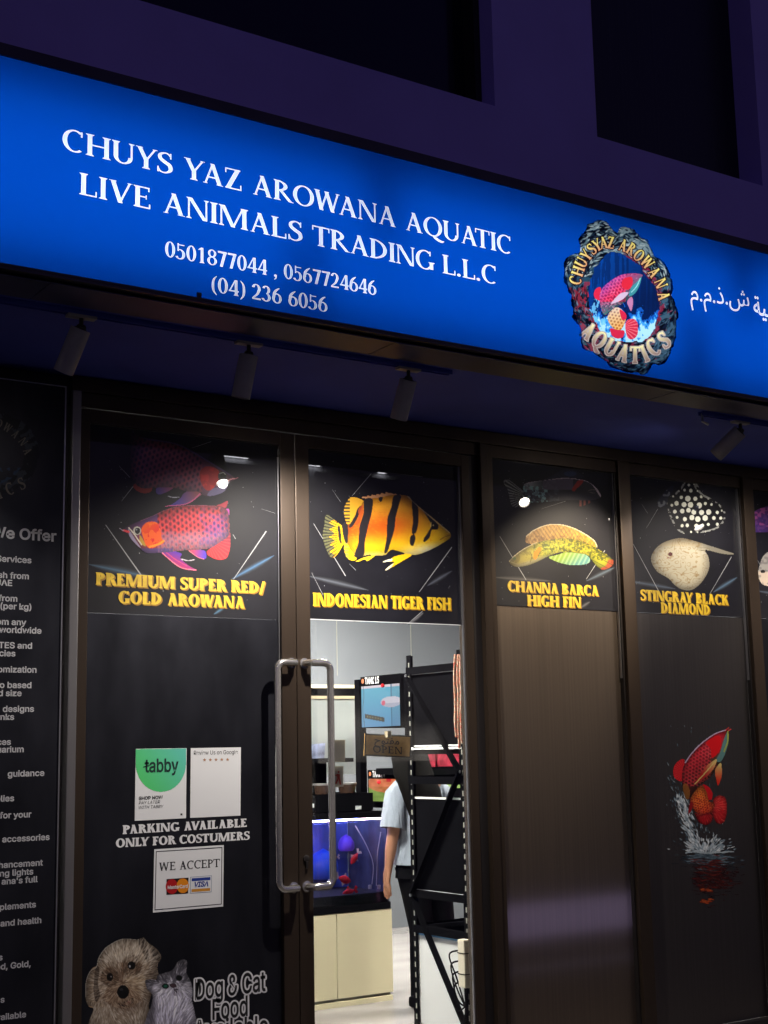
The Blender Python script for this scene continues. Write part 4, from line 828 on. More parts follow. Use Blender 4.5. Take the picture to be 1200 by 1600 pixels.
vs_ = n.new('ShaderNodeVectorMath'); vs_.operation = 'SCALE'; vs_.inputs[0].default_value = (.235, .187, .146); l.new(mr2.outputs[0], vs_.inputs['Scale']); l.new(vs_.outputs[0], p_.inputs['Base Color'])
mr3 = n.new('ShaderNodeMapRange'); mr3.inputs['From Min'].default_value = .3; mr3.inputs['From Max'].default_value = .7; mr3.inputs['To Min'].default_value = .325; mr3.inputs['To Max'].default_value = .355; l.new(t2_.outputs[0], mr3.inputs[0]); l.new(mr3.outputs[0], p_.inputs['Roughness'])
l.new(p_.outputs[0], mx.inputs[1]); l.new(tr_.outputs[0], mx.inputs[2]); l.new(mx.outputs[0], n['Material Output'].inputs[0])

def bay(xa, xb, label, film):
    t = thing('window_bay', label, 'window', ((xa+xb)/2, 0, .06), 'glazed bays beside the doors')
    m = MB().add([(xa, 0, .056), (xb, 0, .056), (xb, 0, 2.259), (xa, 0, 2.259)], [(0, 1, 2, 3)]); m.build('film', film, t)
    po = box('poster', M['poster'], xa, xb, -.0045, .004, 2.26, 3.019, t)
    box('glazing_bead', M['alu_edge'], xb-.005, xb-.0002, -.018, -.0046, 1.9, 3.018, t); box('glazing_bead', M['alu_edge'], xa+.0002, xa+.003, -.012, -.0046, 2.26, 3.018, t)
    return t, po
b3, q3 = bay(4.391, 5.2395, 'brown-lit vinyl bay under the green snakehead poster, next to the open glass', TB)
box('light_block_sheet', mat('light_block_black', (.004, .004, .004), .9, spec=.0), 4.393, 5.238, .047, .052, .058, 3.0, b3)  # unseen sheet added to keep the shop's light off the film's back
b4, q4 = bay(5.339, 6.2255, 'dark vinyl bay with the stingray poster and a leaping red fish', M['film2'])
b5, q5 = bay(6.325, 7.2095, 'dark vinyl bay at the picture edge with a partly seen purple and pale fish', M['film'])

# snakeheads
P = Pic((760, 710, 5.4545), 185, 585, 1090, 990, .8); X, Y = P.X, P.Y
df = P.ins([(335,748),(340,700),(400,650),(500,606),(600,594),(720,620),(840,680),(920,740),(946,792),(880,775),(700,725),(500,740),(400,765)])
P.grad(df, (150, 112, 62), (176, 138, 40), (380, 720), (800, 690)); P.fill(df & (np.sin((X-Y*.7)/5.5) > .3), (70, 52, 30), .45, False); P.fill(df & (Y > 690) & (Y < 735) & (noise(X, Y, 14, 4) > .5), (80, 50, 24), .5, False)
P.fill(df & (X > 820), (170, 140, 20), .6, False); P.fill(P.line([(340,702),(400,650),(500,606),(600,595),(720,620),(840,680),(920,740),(944,790)], 9), (196, 180, 150))
an = P.ins([(530,880),(600,855),(700,832),(830,848),(884,890),(864,930),(770,946),(650,932)]); P.grad(an, (130, 156, 56), (84, 134, 134), (700, 840), (760, 945)); P.fill(an & (np.sin((X+Y*.5)/6) > .3), (190, 220, 160), .4, False)
body = P.ins([(194,912),(250,858),(330,800),(430,752),(520,730),(650,714),(780,724),(880,765),(940,800),(1010,840),(1075,898),(1082,930),(1040,970),(990,982),(940,950),(890,890),(850,855),(720,836),(620,838),(520,872),(420,922),(320,955),(240,957)])
P.grad(body, (166, 156, 18), (150, 158, 50), (700, 720), (640, 850)); P.grad(body & (X < 480), (156, 140, 70), (166, 160, 50), (230, 930), (470, 780))
nz = noise(X, Y, 13, 6)*.7+noise(X, Y, 40, 2)*.3; P.fill(body & (nz > .5) & (X > 400) & (Y < 700+.25*np.abs(X-640)+120), (66, 74, 14), .8, False); P.fill(body & (X < 400) & (fbm(X, Y, 30, 9) > .55), (112, 100, 40), .6, False)
P.fill(body, (176, 168, 130), np.clip((Y-(955-(X-240)*.30))/22+1, 0, 1)*(X < 640)*.8, False); P.fill(P.line([(194,912),(250,858),(330,800),(430,752)], 9), (206, 192, 150))
P.model(body, 9, .5, 1); P.strokes(body & (X > 380) & (Y < 860), 700, 12, 3.4, lambda x, y: .5, [(60, 66, 14), (86, 84, 16), (206, 190, 40), (188, 170, 30)], .6, 53); P.strokes(df, 260, 60, 2.4, lambda x, y: -1.1, [(96, 70, 38), (190, 156, 90), (120, 92, 44)], .5, 54); P.fill(P.ins([(402,880),(405,840),(440,800),(474,792),(455,830),(440,860),(420,895)]), (226, 128, 16)); P.fill(P.line([(370,830),(386,870),(372,920)], 6), (90, 80, 40)); P.fill(P.line([(205,915),(270,935),(340,922)], 6), (120, 110, 70)); P.fill(P.ell(240, 886, 13, 13), (60, 80, 40))
P.fill(P.ins([(1040,900),(1078,900),(1084,930),(1042,972),(990,984),(975,970),(1020,945)]), (150, 56, 40), .8); P.fill(body & (X > 900) & (np.abs(np.sin((Y-X*.55)/16)) < .2), (50, 60, 14), .7, False)
P.mesh('fish_print', AY, M['ink'], q3)
P = Pic((760, 710, 5.4545), 130, 120, 990, 470, .8); X, Y = P.X, P.Y
tl = P.ins([(145,235),(185,213),(260,268),(322,325),(332,400),(290,430),(240,452),(205,415),(180,300)]); P.fill(tl, (40, 42, 48)); P.rays(tl, (360, 360), 44, (168, 172, 166), .8); P.fill(tl & (dist(X, Y, [(145,235),(185,213),(260,268),(322,325)]) < 8), (120, 120, 126))
P.fill(P.ins([(480,222),(560,180),(640,135),(720,125),(800,160),(830,200),(700,205),(560,225)]), (26, 28, 48)); P.fill(P.ell(715, 165, 55, 22), (40, 56, 96), .8)
body = P.ins([(310,300),(330,250),(400,230),(500,220),(650,202),(800,212),(880,240),(950,300),(978,358),(900,392),(700,392),(480,408),(330,402)])
P.fill(body, (44, 44, 54)); P.fill(body & (X < 500) & (Y < 300), (146, 150, 156), np.clip((500-X)/120, 0, 1)); P.fill(body & (X < 520) & (Y > 270) & (fbm(X, Y, 24, 2) > .5), (140, 190, 192), .85); P.fill(body & (X < 620) & (fbm(X, Y, 24, 5) > .56), (76, 84, 96), .6)
P.fill(body & (Y < 300) & (X > 480) & (X < 740), (104, 88, 116), .6, False); P.fill(body & (dist(X, Y, [(310,255),(400,228),(650,200),(800,211),(900,250),(975,358)]) < 7), (190, 174, 188))
P.fill(P.ins([(728,300),(760,250),(785,222),(828,224),(800,265),(770,290),(750,315)]), (150, 44, 40)); P.fill(P.ins([(780,400),(830,392),(900,400),(850,430),(790,445)]) & (np.sin(X/6) > -.2), (92, 44, 40)); P.fill(P.line([(870,310),(900,300),(940,305)], 6) | P.line([(880,325),(925,330)], 5), (100, 90, 90))
P.mesh('fish_print', AY+.0005, M['ink'], q3)
poster_lines(q3, 0, 0, 0, 0, -.0051, [((781,838),(822,906),1.7), ((916,905),(945,860),1.7), ((850,750),(885,740),.5), ((846,795),(884,783),.4)])
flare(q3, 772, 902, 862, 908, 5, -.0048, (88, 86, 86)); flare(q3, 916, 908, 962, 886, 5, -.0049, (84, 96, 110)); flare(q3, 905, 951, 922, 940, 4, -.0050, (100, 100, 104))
yellow(q3, [('CHANNA BARCA', (793.5, 923.5), (935.5, 931), 16.5), ('HIGH FIN', (824, 946.5), (908, 949.5), 17)], -.0068)

# stingrays
S4 = 4.6154
P = Pic((940, 680, S4), 385, 300, 905, 725, .7); X, Y = P.X, P.Y
ray = P.ins([(470,475),(500,440),(560,390),(595,335),(625,308),(690,345),(720,415),(800,462),(880,528),(893,600),(845,668),(745,702),(600,712),(530,662),(482,560)]); tl = P.ins([(398,490),(430,440),(500,365),(520,390),(480,450),(470,500),(420,520)])
P.fill(ray | tl, (9, 10, 16)); P.fill(tl, (24, 30, 66), .6)
cs = 50.0
for i in range(7, 20):
    for j in range(5, 16):
        cx = i*cs+(j % 2)*25+(hsh(np.float64(i), np.float64(j), 3)-.5)*20; cyy = j*cs+(hsh(np.float64(i), np.float64(j), 8)-.5)*18; ed = dist(np.array([[cx]]), np.array([[cyy]]), [(470,475),(560,390),(625,308),(720,415),(800,462),(880,528),(893,600),(845,668),(745,702),(600,712),(530,662),(482,560)], True)[0, 0]
        r = min(18, 5+ed*.14)*(.75+.4*hsh(np.float64(i), np.float64(j), 5)); P.fill(ray & P.ell(cx, cyy, r, r*1.08), (226, 228, 216), 1, False)
P.fill(ray & (dist(X, Y, [(470,475),(560,390),(625,308),(720,415),(800,462),(880,528),(893,600),(845,668),(745,702),(600,712),(530,662),(482,560)], True) < 14) & (noise(X, Y, 15, 4) > .5), (160, 162, 158), .9, False)
P.fill(tl & (noise(X, Y, 18, 4) > .6), (120, 124, 130), .8, False); P.fill(P.ell(690, 530, 24, 24) & (noise(X, Y, 8, 2) > .5), (20, 30, 66))
P.mesh('ray_print', AY+.0005, M['ink'], q4)
P = Pic((940, 680, S4), 345, 735, 955, 1125, .7); X, Y = P.X, P.Y
ray = P.ins([(355,900),(380,830),(450,772),(560,740),(650,756),(760,790),(890,832),(948,850),(942,864),(850,852),(748,828),(772,880),(776,960),(730,1050),(660,1112),(600,1118),(540,1092),(480,1032),(400,982)])
P.fill(ray, (184, 176, 152)); nz = noise(X, Y, 42, 3)*.75+noise(X, Y, 19, 6)*.25; P.fill(ray & (X < 765), (140, 112, 70), np.clip(1-np.abs(np.sin(nz*15))/.42, 0, 1)*.85, False); P.fill(ray & (Y < 800) & (X < 740), (206, 180, 132), .35, False); P.fill(ray & (X > 720) & (Y < 860), (206, 200, 180), .6, False)
P.model(ray, 14, .38, 1); P.fill(P.line([(700,812),(770,815),(770,832),(700,828)], 5), (120, 108, 80)); P.fill(P.ell(496, 858, 17, 14), (92, 46, 44)); P.fill(P.ell(482, 884, 8, 6), (150, 110, 100))
P.mesh('ray_print', AY, M['ink'], q4)
poster_lines(q4, 0, 0, 0, 0, -.0051, [((985,842),(1030,925),1.7), ((1108,930),(1143,870),1.8), ((1010,825),(1028,795),.8), ((1003,788),(1012,802),.6)])
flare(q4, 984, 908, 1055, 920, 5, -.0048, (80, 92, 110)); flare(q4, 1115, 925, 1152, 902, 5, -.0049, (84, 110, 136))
yellow(q4, [('STINGRAY BLACK', (1001, 937.5), (1138.5, 945.5), 16.5), ('DIAMOND', (1033, 957.5), (1110, 960.8), 16.5)], -.0068)

# leaping fish and splash on the vinyl
P = Pic((1020, 1120, 5.1625), 110, 70, 740, 1580, .7); X, Y = P.X, P.Y
dn = np.maximum(np.exp(-((X-(180+(Y-560)*.36))/95)**2)*np.clip((Y-260)/500, 0, 1), np.exp(-((X-430)/190)**2)*np.clip((Y-830)/260, 0, 1))*(Y < 1105)
dn = np.maximum(dn, .22*np.exp(-((X-400)/210)**2)*(Y < 900)); dn = dn*(Y < 1100)
flow = lambda x, y: math.atan2(y-1120, x-430)
P.strokes(np.ones(X.shape, bool), 900, 9, 2.6, flow, [(92, 104, 114), (130, 142, 150), (70, 80, 88)], .9, 3, True, dn)
P.strokes(np.ones(X.shape, bool), 420, 34, 4.0, flow, [(120, 138, 150), (160, 176, 186), (90, 108, 122)], .9, 5, True, dn**2.2)
P.strokes(np.ones(X.shape, bool), 330, 42, 5.5, flow, [(196, 208, 216), (226, 234, 238), (150, 170, 182)], .95, 8, True, np.exp(-((X-(250+(Y-760)*.30))/34)**2)*(Y > 620)*(Y < 1095)+1.5*np.exp(-((X-440)/120)**2-((Y-1060)/58)**2)*(Y < 1095))
P.fill(P.line([(265,1100),(330,1088),(430,1100),(560,1092),(650,1088)], 12) & (X < 690), (176, 192, 200))
env = np.exp(-((X-470)/175)**2)*np.clip((1560-Y)/420, 0, 1); rp = np.sin(Y/9.5+fbm(X, Y, 90, 4)*7)+fbm(X, Y*3, 60, 7)*1.2-.5
wt = np.exp(-((X-470)/150)**2)*(Y > 1112)
P.strokes(np.ones(X.shape, bool), 260, 90, 3.2, lambda x, y: .04*math.sin(x*.1), [(80, 100, 114), (120, 140, 152), (52, 66, 78)], .9, 21, True, wt*np.exp(-((Y-1112)/75)**2))
P.strokes(np.ones(X.shape, bool), 300, 80, 3.4, lambda x, y: .05*math.sin(x*.1), [(84, 22, 20), (60, 16, 16), (110, 34, 26), (46, 20, 22)], .9, 22, True, wt*np.exp(-((Y-1290)/120)**2)*(X > 330))
P.strokes(np.ones(X.shape, bool), 40, 40, 5, lambda x, y: .1, [(196, 86, 40), (150, 56, 30)], .9, 23, True, np.exp(-((X-440)/40)**2)*(np.exp(-((Y-1400)/12)**2)+np.exp(-((Y-1490)/16)**2)))
wt = wt < 0; P.fill(wt & (Y > 1380) & (rp*env > .62*.5) & (np.abs(X-450) < 70), (190, 84, 40))
RD = (200, 18, 30)
P.fill(P.ins([(255,345),(205,358),(166,415),(174,490),(236,518),(250,430)]), RD); P.rays(P.ins([(255,345),(205,358),(166,415),(174,490),(236,518),(250,430)]), (260, 440), 30, (240, 80, 80), .5)
body = P.ins([(592,104),(500,138),(400,208),(320,288),(262,370),(236,450),(242,560),(262,655),(300,662),(335,605),(390,545),(470,480),(520,400),(562,330),(600,220),(618,112)])
P.grad(body, (190, 20, 40), (70, 30, 24), (300, 350), (420, 500)); P.fill(body & (X+Y*.5 > 640) & (Y > 300), (60, 52, 34), .7, False)
P.scales(body & (X < 470) & (Y > 190) & (Y < 560), (250, 560), (520, 180), 24, 30, (226, 70, 80), (80, 8, 20), .75)
P.model(body, 9, .6, 1); P.strokes(body, 240, 26, 3, lambda x, y: -.9, [(240, 60, 70), (90, 10, 20), (150, 30, 40), (120, 90, 60)], .4, 55); P.fill(P.ins([(430,210),(480,170),(530,150),(552,190),(545,260),(510,310),(475,330),(465,260)]), (220, 16, 26)); P.fill(P.ins([(570,190),(604,120),(612,200),(580,310),(545,362),(510,350),(545,280)]), (90, 130, 130)); P.fill(P.line([(606,120),(604,200),(575,280)], 12), (160, 170, 80))
P.fill(P.line([(592,104),(500,138),(400,208),(320,288),(262,370)], 9), (190, 170, 200)); P.fill(P.line([(590,106),(615,85)], 8) | P.line([(610,112),(632,98)], 9), (200, 60, 60))
P.fill(P.ins([(240,560),(270,540),(300,600),(290,660),(262,655)]), (150, 96, 40), .8)
f1 = P.ins([(508,343),(440,392),(392,450),(336,545),(420,492),(482,430),(512,370)]); P.grad(f1, (226, 190, 120), (170, 30, 30), (500, 350), (390, 450)); P.fill(P.line([(505,348),(460,410),(340,542)], 8), (214, 196, 120))
f2 = P.ins([(546,372),(502,430),(510,500),(526,556),(556,480),(557,400)]); P.grad(f2, (206, 180, 110), (214, 40, 24), (545, 390), (525, 530))
P.fill(P.ins([(402,548),(450,565),(484,620),(472,670),(430,655)]), RD); lo_ = P.ins([(300,690),(335,605),(395,552),(430,600),(455,680),(500,690),(482,765),(440,800),(360,780)])
P.grad(lo_, (240, 150, 40), (210, 40, 24), (390, 570), (420, 770)); P.scales(lo_, (330, 600), (480, 760), 17, 22, (250, 130, 60), (110, 10, 14), .7)
P.model(lo_, 8, .5); f3 = P.ins([(335,770),(380,790),(470,770),(482,830),(440,872),(395,866),(360,830)]); P.fill(f3, (196, 24, 34)); P.rays(f3, (400, 730), 40, (90, 8, 14), .5); P.fill(P.ins([(300,690),(325,700),(310,760),(285,780)]), (150, 16, 26))
tf = P.ins([(485,672),(530,634),(582,650),(601,720),(592,810),(560,862),(510,850),(478,770),(500,715)]); P.fill(tf, (214, 22, 34)); P.rays(tf, (470, 720), 30, (240, 120, 100), .6); P.fill(tf & (Y > 760), (170, 14, 24), .5)
P.model(tf, 6, .45); P.model(f3, 6, .5); P.strokes(tf | f3 | lo_, 320, 26, 2.4, lambda x, y: math.atan2(y-710, x-440), [(250, 110, 90), (110, 8, 16), (160, 16, 26)], .45, 56)
P.mesh('fish_print', -.0012, M['ink_matt'], b4)

# the partly seen bay
P = Pic((0, 0, 1), 1168, 770, 1330, 925, .8); X, Y = P.X, P.Y
a_ = P.ins([(1168,812),(1180,798),(1200,790),(1250,772),(1320,780),(1300,820),(1230,830),(1185,832),(1172,826)]); P.fill(a_, (84, 40, 110)); P.fill(a_ & (noise(X, Y, 3, 4) > .5), (170, 84, 150), .8); P.fill(a_ & (fbm(X, Y, 14, 4) > .55), (60, 44, 120), .6)
b_ = P.ins([(1186,905),(1186,886),(1200,862),(1250,845),(1320,850),(1320,900),(1250,915),(1200,916)]); P.fill(b_, (168, 164, 160)); P.fill(b_ & (Y > 893), (220, 200, 180), .8); P.fill(P.ell(1192, 893, 4, 2.5), (20, 20, 20)); P.fill(b_ & (noise(X, Y, 4, 2) > .6), (110, 106, 110), .5)
P.mesh('fish_print', AY, M['ink'], q5)
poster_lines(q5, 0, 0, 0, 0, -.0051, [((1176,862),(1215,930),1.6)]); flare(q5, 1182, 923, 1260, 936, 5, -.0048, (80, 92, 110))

# ------------------------------------------------------------------ stickers on the left leaf
def card(name, label, cat, pts, m=None, y=-.0046, th=.0006):
    Q = [at(x, yy, y) for x, yy in pts]; t = thing(name, label, cat, (Q[3][0], y, Q[3][2]))
    b = MB(); b.add([q for q in Q]+[q-np.array((0, th, 0)) for q in Q], [(0, 1, 2, 3), (7, 6, 5, 4)]+[(i, i+4, (i+1) % 4+4, (i+1) % 4) for i in range(4)]); b.build('sheet', m or M['paper'], t); return t
SYY = -.0058
t = card('sticker', 'white sticker with a green half disc and lower case black lettering', 'sticker', [(212,1170),(291.6,1169),(290.6,1278.4),(210.4,1282.6)])
P = Pic((0, 0, 1), 208, 1166, 295, 1242, .6); X, Y = P.X, P.Y
hd = (X > 212.2-.016*(Y-1170)) & (X < 291.4-.009*(Y-1170)) & (Y > 1170.3-.0125*(X-212)) & ((Y < 1192) | (((X-251.3)/39.6)**2+((Y-1192)/45.5)**2 < 1))
P.grad(hd, (84, 206, 110), (96, 196, 176), (215, 1225), (285, 1180)); P.mesh('disc_print', SYY+.0002, M['ink_matt'], t)
m = MB(); sans(m, 'tabby', (226, 1206.5), (279, 1205), 20, SYY-.0004, bold=.018); quad(m, [(224,1197.5),(234,1195),(234,1197),(224,1199.5)], SYY-.0004); m.build('lettering', mat('green_black_ink', (.008, .035, .03), .5), t)
m = MB(); sans(m, 'SHOP NOW', (216.8, 1250), (254.5, 1248), 5, SYY, bold=.022); sans(m, 'PAY LATER', (216.8, 1257), (250, 1255), 4.6, SYY, shear=.2); sans(m, 'WITH TABBY', (216.8, 1264), (255.5, 1262), 4.6, SYY, shear=.2); quad(m, [(282,1271),(285,1271),(285,1274),(282,1274)], SYY); m.build('small_print', M['black_ink'], t)
t = card('sticker', 'white review card with five small brown stars', 'sticker', [(298,1169),(376.4,1167.6),(375.6,1274.4),(297,1278)])
m = MB(); sans(m, 'Review Us on Google', (303, 1179.5), (371.5, 1178), 6.4, SYY); m.build('lettering', M['black_ink'], t)
m = MB()
for i in range(5):
    c = np.array((319.6+i*9.0, 1187.3-i*.15)); quad(m, [tuple(c+(3.0 if k % 2 == 0 else 1.25)*np.array((math.sin(k*math.pi/5), -math.cos(k*math.pi/5)))) for k in range(10)], SYY)
m.build('star', mat('star_ink', (.42, .20, .10), .5), t)
t = card('sticker', 'square white notice about accepted cards with a thin black border', 'sticker', [(241,1327),(349.6,1320.4),(348.6,1416.4),(239,1426)])
m = MB(); bp = [(244.2,1330.6),(346.8,1324.2),(345.8,1412.6),(242.2,1421.6)]
for i in range(4):
    a, b = np.array(bp[i]), np.array(bp[(i+1) % 4]); d = (b-a)/np.hypot(*(b-a)); q = np.array([-d[1], d[0]])*.55; quad(m, [tuple(a-q-d*.5), tuple(b-q+d*.5), tuple(b+q+d*.5), tuple(a+q-d*.5)], SYY+.00003*i)
serif(m, SLAB, 'WE ACCEPT', (248, 1361), (343.5, 1354.5), 13, SYY); m.build('lettering', M['black_ink'], t)
quads = lambda pts, col, y, nm: (lambda mm: (quad(mm, pts, y), mm.build(nm, mat(nm, rgb(*col), .45), t)))(MB())
quads([(260.3,1373.6),(294.6,1371.3),(294,1396),(260,1398.2)], (26, 14, 14), SYY, 'card_ground')
for cx, col, k in ((268.6, (176, 20, 24), 1), (285.6, (226, 136, 20), 2)):
    quads([(cx+9.6*math.cos(a/16*math.pi), 1385.2-(cx-268.6)*.066+11.6*math.sin(a/16*math.pi)) for a in range(32)], col, SYY-.0003*k, 'disc')
m = MB(); sans(m, 'MasterCard', (262, 1389.2), (293.4, 1387), 5.2, SYY-.0010, bold=.02); m.build('disc_lettering', M['white_ink'], t)
quads([(297.2,1370.2),(331,1367.8),(330.6,1393.8),(297,1396.2)], (150, 160, 180), SYY, 'card_edge'); quads([(298,1371),(330.2,1368.7),(329.8,1393.1),(297.8,1395.4)], (226, 228, 232), SYY-.0003, 'card_ground')
quads([(299.6,1372.4),(328.8,1370.4),(328.6,1375),(299.5,1377)], (28, 58, 150), SYY-.0006, 'band'); quads([(299.3,1389.4),(328.4,1387.4),(328.3,1391.8),(299.2,1393.8)], (206, 142, 50), SYY-.0006, 'band')
m = MB(); sans(m, 'VISA', (304, 1386), (325.4, 1384.4), 7.6, SYY-.0008, bold=.03, shear=.25); m.build('card_lettering', mat('navy_ink', rgb(30, 52, 140), .5), t)

# ------------------------------------------------------------------ services board
BY = -.085
sb = thing('services_board', 'tall black board listing services in grey lettering beside the door', 'board', (2.0, BY, .1))
zt = 3.08; xr = 2.083
box('panel', M['film'], .75, xr-.006, BY, -.02, .05, zt, sb)
m = MB(); m.box(xr-.0055, xr, BY-.004, -.02, .05, zt+.004); m.box(.75, xr-.006, BY-.004, -.02, zt+.0005, zt+.004); m.build('edge_trim', M['alu_edge'], sb)
box('backing', M['dark_alu'], .75, 2.12, -.019, .06, 0, 3.15, sb)
LB = BY-.001; m = MB(); h = MB()
sans(h, 'We Offer', None, (88, 846), 16, LB, bold=.022, wide=1.1); h.build('heading', M['grey_ink'], sb)
for txt, x, y in (('Services', 49, 880), ('fish from', 45, 905), ('UAE', 19, 915.5), ('from', 27, 940), ('(per kg)', 49, 953), ('from any', 41, 977), ('worldwide', 65, 990), ('CITES and', 50, 1013.5), ('agencies', 24, 1025.5), ('customization', 57, 1051),
                  ('to based', 49, 1075), ('and size', 34, 1087.5), ('designs', 53, 1112), ('tanks', 22, 1124.5), ('services', 17, 1163.5), ('aquarium', 37, 1175), ('guidance', 69.5, 1212), ('supplies', 22, 1251.5), ('for your', 49, 1276.5), ('accessories', 77.5, 1312),
                  ('enhancement', 67, 1352), ('ing lights', 52, 1366), ("ana's full", 59, 1378), ('supplements', 56, 1417.5), ('and health', 64.5, 1442), ('s', 4, 1500), ('Red, Gold,', 48, 1510), ('s', 7, 1566), ('available', 41, 1589)):
    sans(m, txt, None, (x, y), 9.0, LB, bold=.020, wide=1.12)
m.build('lettering', M['grey_ink'], sb)
P = Pic((0, 590, 8), -420, 420, 500, 1440, .9); X, Y = P.X, P.Y
jx, jy = X+(fbm(X, Y, 70, 3)-.5)*60, Y+(fbm(X, Y, 70, 9)-.5)*60; ex = ((jx+130)/610)**2+((jy-950)/540)**2; ix = ((jx+130)/440)**2+((jy-950)/400)**2
P.fill((ex < 1) & (ix > 1), (22, 24, 34)); f = fbm(X+Y*.5, Y, 80, 5); P.fill((ex < 1) & (ix > 1) & (f > .55), (52, 58, 72)); P.fill((ix < 1) & (X > -80) & (Y > 1120) & (fbm(X, Y, 60, 8) > .5), (40, 62, 92))
P.mesh('emblem', LB+.0004, M['ink_matt'], sb)
z8 = lambda L: [(x/8, 590+y/8) for x, y in L]
gl = mat('emblem_grey_ink', (.16, .14, .12), .5)
arc_text('emblem_lettering', LOGO, 'OWANA', z8([(-10,575),(95,625),(195,705),(290,800),(345,920)]), [13, 13, 13, 13, 13], LB-.0004, gl, sb)
arc_text('emblem_lettering', LOGO, 'ICS', z8([(-10,1440),(120,1390),(270,1325)]), [19, 19, 19], LB-.0004, gl, sb)

# ------------------------------------------------------------------ inside the shop
M['tile'] = mat('floor_tile', (.34, .32, .31), .16, spec=.5, vary=((1.2, 3.5, 1), .12))
M['inwall'] = mat('inner_wall', (.12, .13, .145), .7, vary=((1, 1, 1), .06)); M['inceil'] = mat('inner_ceiling', (.5, .5, .52), .8)
M['ply'] = mat('cream_laminate', (.76, .69, .46), .40, spec=.4, vary=((3, 3, 1.2), .05)); M['blackm'] = mat('black_metal', (.0045, .0045, .0055), .8, .0, spec=.0, vary=((8, 8, 8), .2))
M['kick'] = mat('grey_kick', (.26, .26, .22), .5); M['whitep'] = mat('white_plastic', (.74, .75, .74), .4, vary=((4, 4, 4), .04))
M['blackp'] = mat('black_plastic', (.0045, .0045, .0055), .8, spec=.0, vary=((5, 5, 5), .2)); M['skin'] = mat('skin', (.36, .17, .10), .5, vary=((30, 30, 30), .08)); M['hair'] = mat('hair', (.003, .0025, .002), .6, spec=.06, bump=((160, 160, 8), .6, .004))
M['tee'] = mat('white_cotton', (.27, .31, .37), .85, vary=((10, 10, 10), .06), bump=((22, 22, 7), .9, .03)); M['trouser'] = mat('black_cotton', (.003, .003, .004), .9, spec=.05)
M['tub'] = mat('clear_tub', (.05, .028, .02), .25); M['lid'] = mat('tub_lid', (.28, .27, .27), .35); M['redbox'] = mat('red_box', (.40, .03, .06), .4, vary=((30, 30, 18), .5)); M['pink'] = mat('pink_crate', (.62, .20, .46), .4)
M['card'] = mat('beige_card', (.62, .52, .34), .6); M['brass'] = mat('bronze_sign', (.52, .30, .09), .42, .5, vary=((30, 30, 30), .2)); M['dkbrown'] = mat('sign_border', (.03, .02, .012), .5)
struct(box('shop_floor', M['tile'], 2.0, 12, -.11, 6.1, -.05, -.001))
struct(box('shop_ceiling', M['inceil'], 2.0, 12, .31, 6.1, 3.19, 3.25))
iw = thing('shop_inner_wall', 'plain grey inner walls of the shop', 'wall', (7, 6, 0)); iw['kind'] = 'structure'
box('back_wall', M['inwall'], 2.0, 12, 5.0, 5.1, 0, 3.19, iw); box('side_wall', M['inwall'], 1.9, 1.999, .08, 5.1, 0, 3.19, iw); box('end_wall', M['inwall'], 9.0, 9.1, .08, 4.99, 0, 3.19, iw)
m = MB(); m.box(5.2, 8.9, 4.985, 4.999, 2.085, 2.12); m.build('picture_rail', M['card'], iw); m = MB(); 
for x in (6.55, 7.35): m.box(x, x+.006, 4.994, 4.999, 2.2, 3.18)
m.build('joint', M['kick'], iw)
box('bulkhead', M['inwall'], 7.2, 14, -.0, .3, 0, 3.15, bw)
lit = glow('led_panel', (1.0, .95, .86), 230.0)
for x, y in ((3.2, .95), (6.7, 1.3), (6.0, 3.6), (4.0, 3.7)):
    t = thing('ceiling_light', 'flush square led panel in the shop ceiling', 'ceiling light', (x, y, 3.18), 'led panels in the shop ceiling')
    m = MB(); m.box(x-.31, x+.31, y-.31, y-.295, 3.165, 3.189); m.box(x-.31, x+.31, y+.295, y+.31, 3.165, 3.189); m.box(x-.31, x-.295, y-.294, y+.294, 3.165, 3.189); m.box(x+.295, x+.31, y-.294, y+.294, 3.165, 3.189); m.build('frame', M['whitep'], t)
    box('diffuser', lit, x-.294, x+.294, y-.294, y+.294, 3.172, 3.18, t)

# cabinet with the long aquarium
CY = 2.05
t = thing('cabinet', 'low cream cabinet with two plain doors under the long aquarium', 'cabinet', (4.8, CY, 0))
box('carcass', M['kick'], 3.45, 5.10, CY+.02, CY+.5, .0, .045, t); box('body', M['ply'], 3.45, 5.11, CY+.019, CY+.5, .046, .555, t)
for a, b in ((3.46, 4.052), (4.058, 4.694), (4.70, 5.108)): box('door', M['ply'], a, b, CY, CY+.018, .048, .553, t, .0015)
box('skirting', M['ply'], 3.45, 5.10, CY-.006, CY+.019, 0, .030, t)
t = thing('aquarium', 'long blue-lit aquarium with red goldfish on the cream cabinet', 'aquarium', (4.8, CY, .556))
box('base_frame', M['blackp'], 3.45, 5.10, CY-.004, CY+.49, .557, .598, t, .003)
m = MB(); m.box(3.46, 5.09, CY, CY+.005, .599, 1.10); m.build('pane', M['tank_glass'], t); box('end_pane', mat('slate_backing', (.09, .11, .18), .5, vary=((9, 9, 7), .5)), 5.082, 5.09, CY+.006, CY+.469, .599, 1.10, t)
box('back_pane', mat('deep_blue_backing', (.06, .10, .42), .5, vary=((6, 6, 4), .7)), 3.46, 5.081, CY+.47, CY+.48, .599, 1.10, t)
box('gravel', mat('dark_gravel', (.05, .06, .07), .9, bump=((80, 80, 80), .6, .01)), 3.47, 5.081, CY+.006, CY+.468, .5985, .66, t)
box('lid', M['blackp'], 3.44, 5.10, CY-.006, CY+.49, 1.125, 1.16, t)
ledm = glow('led_strip', (1.0, .66, .84), 45.0)
m = MB(); 
for i in range(70): x = 3.5+i*.0226; m.box(x, x+.013, CY+.02, CY+.032, 1.112, 1.120)
m.build('led_strip', ledm, t)
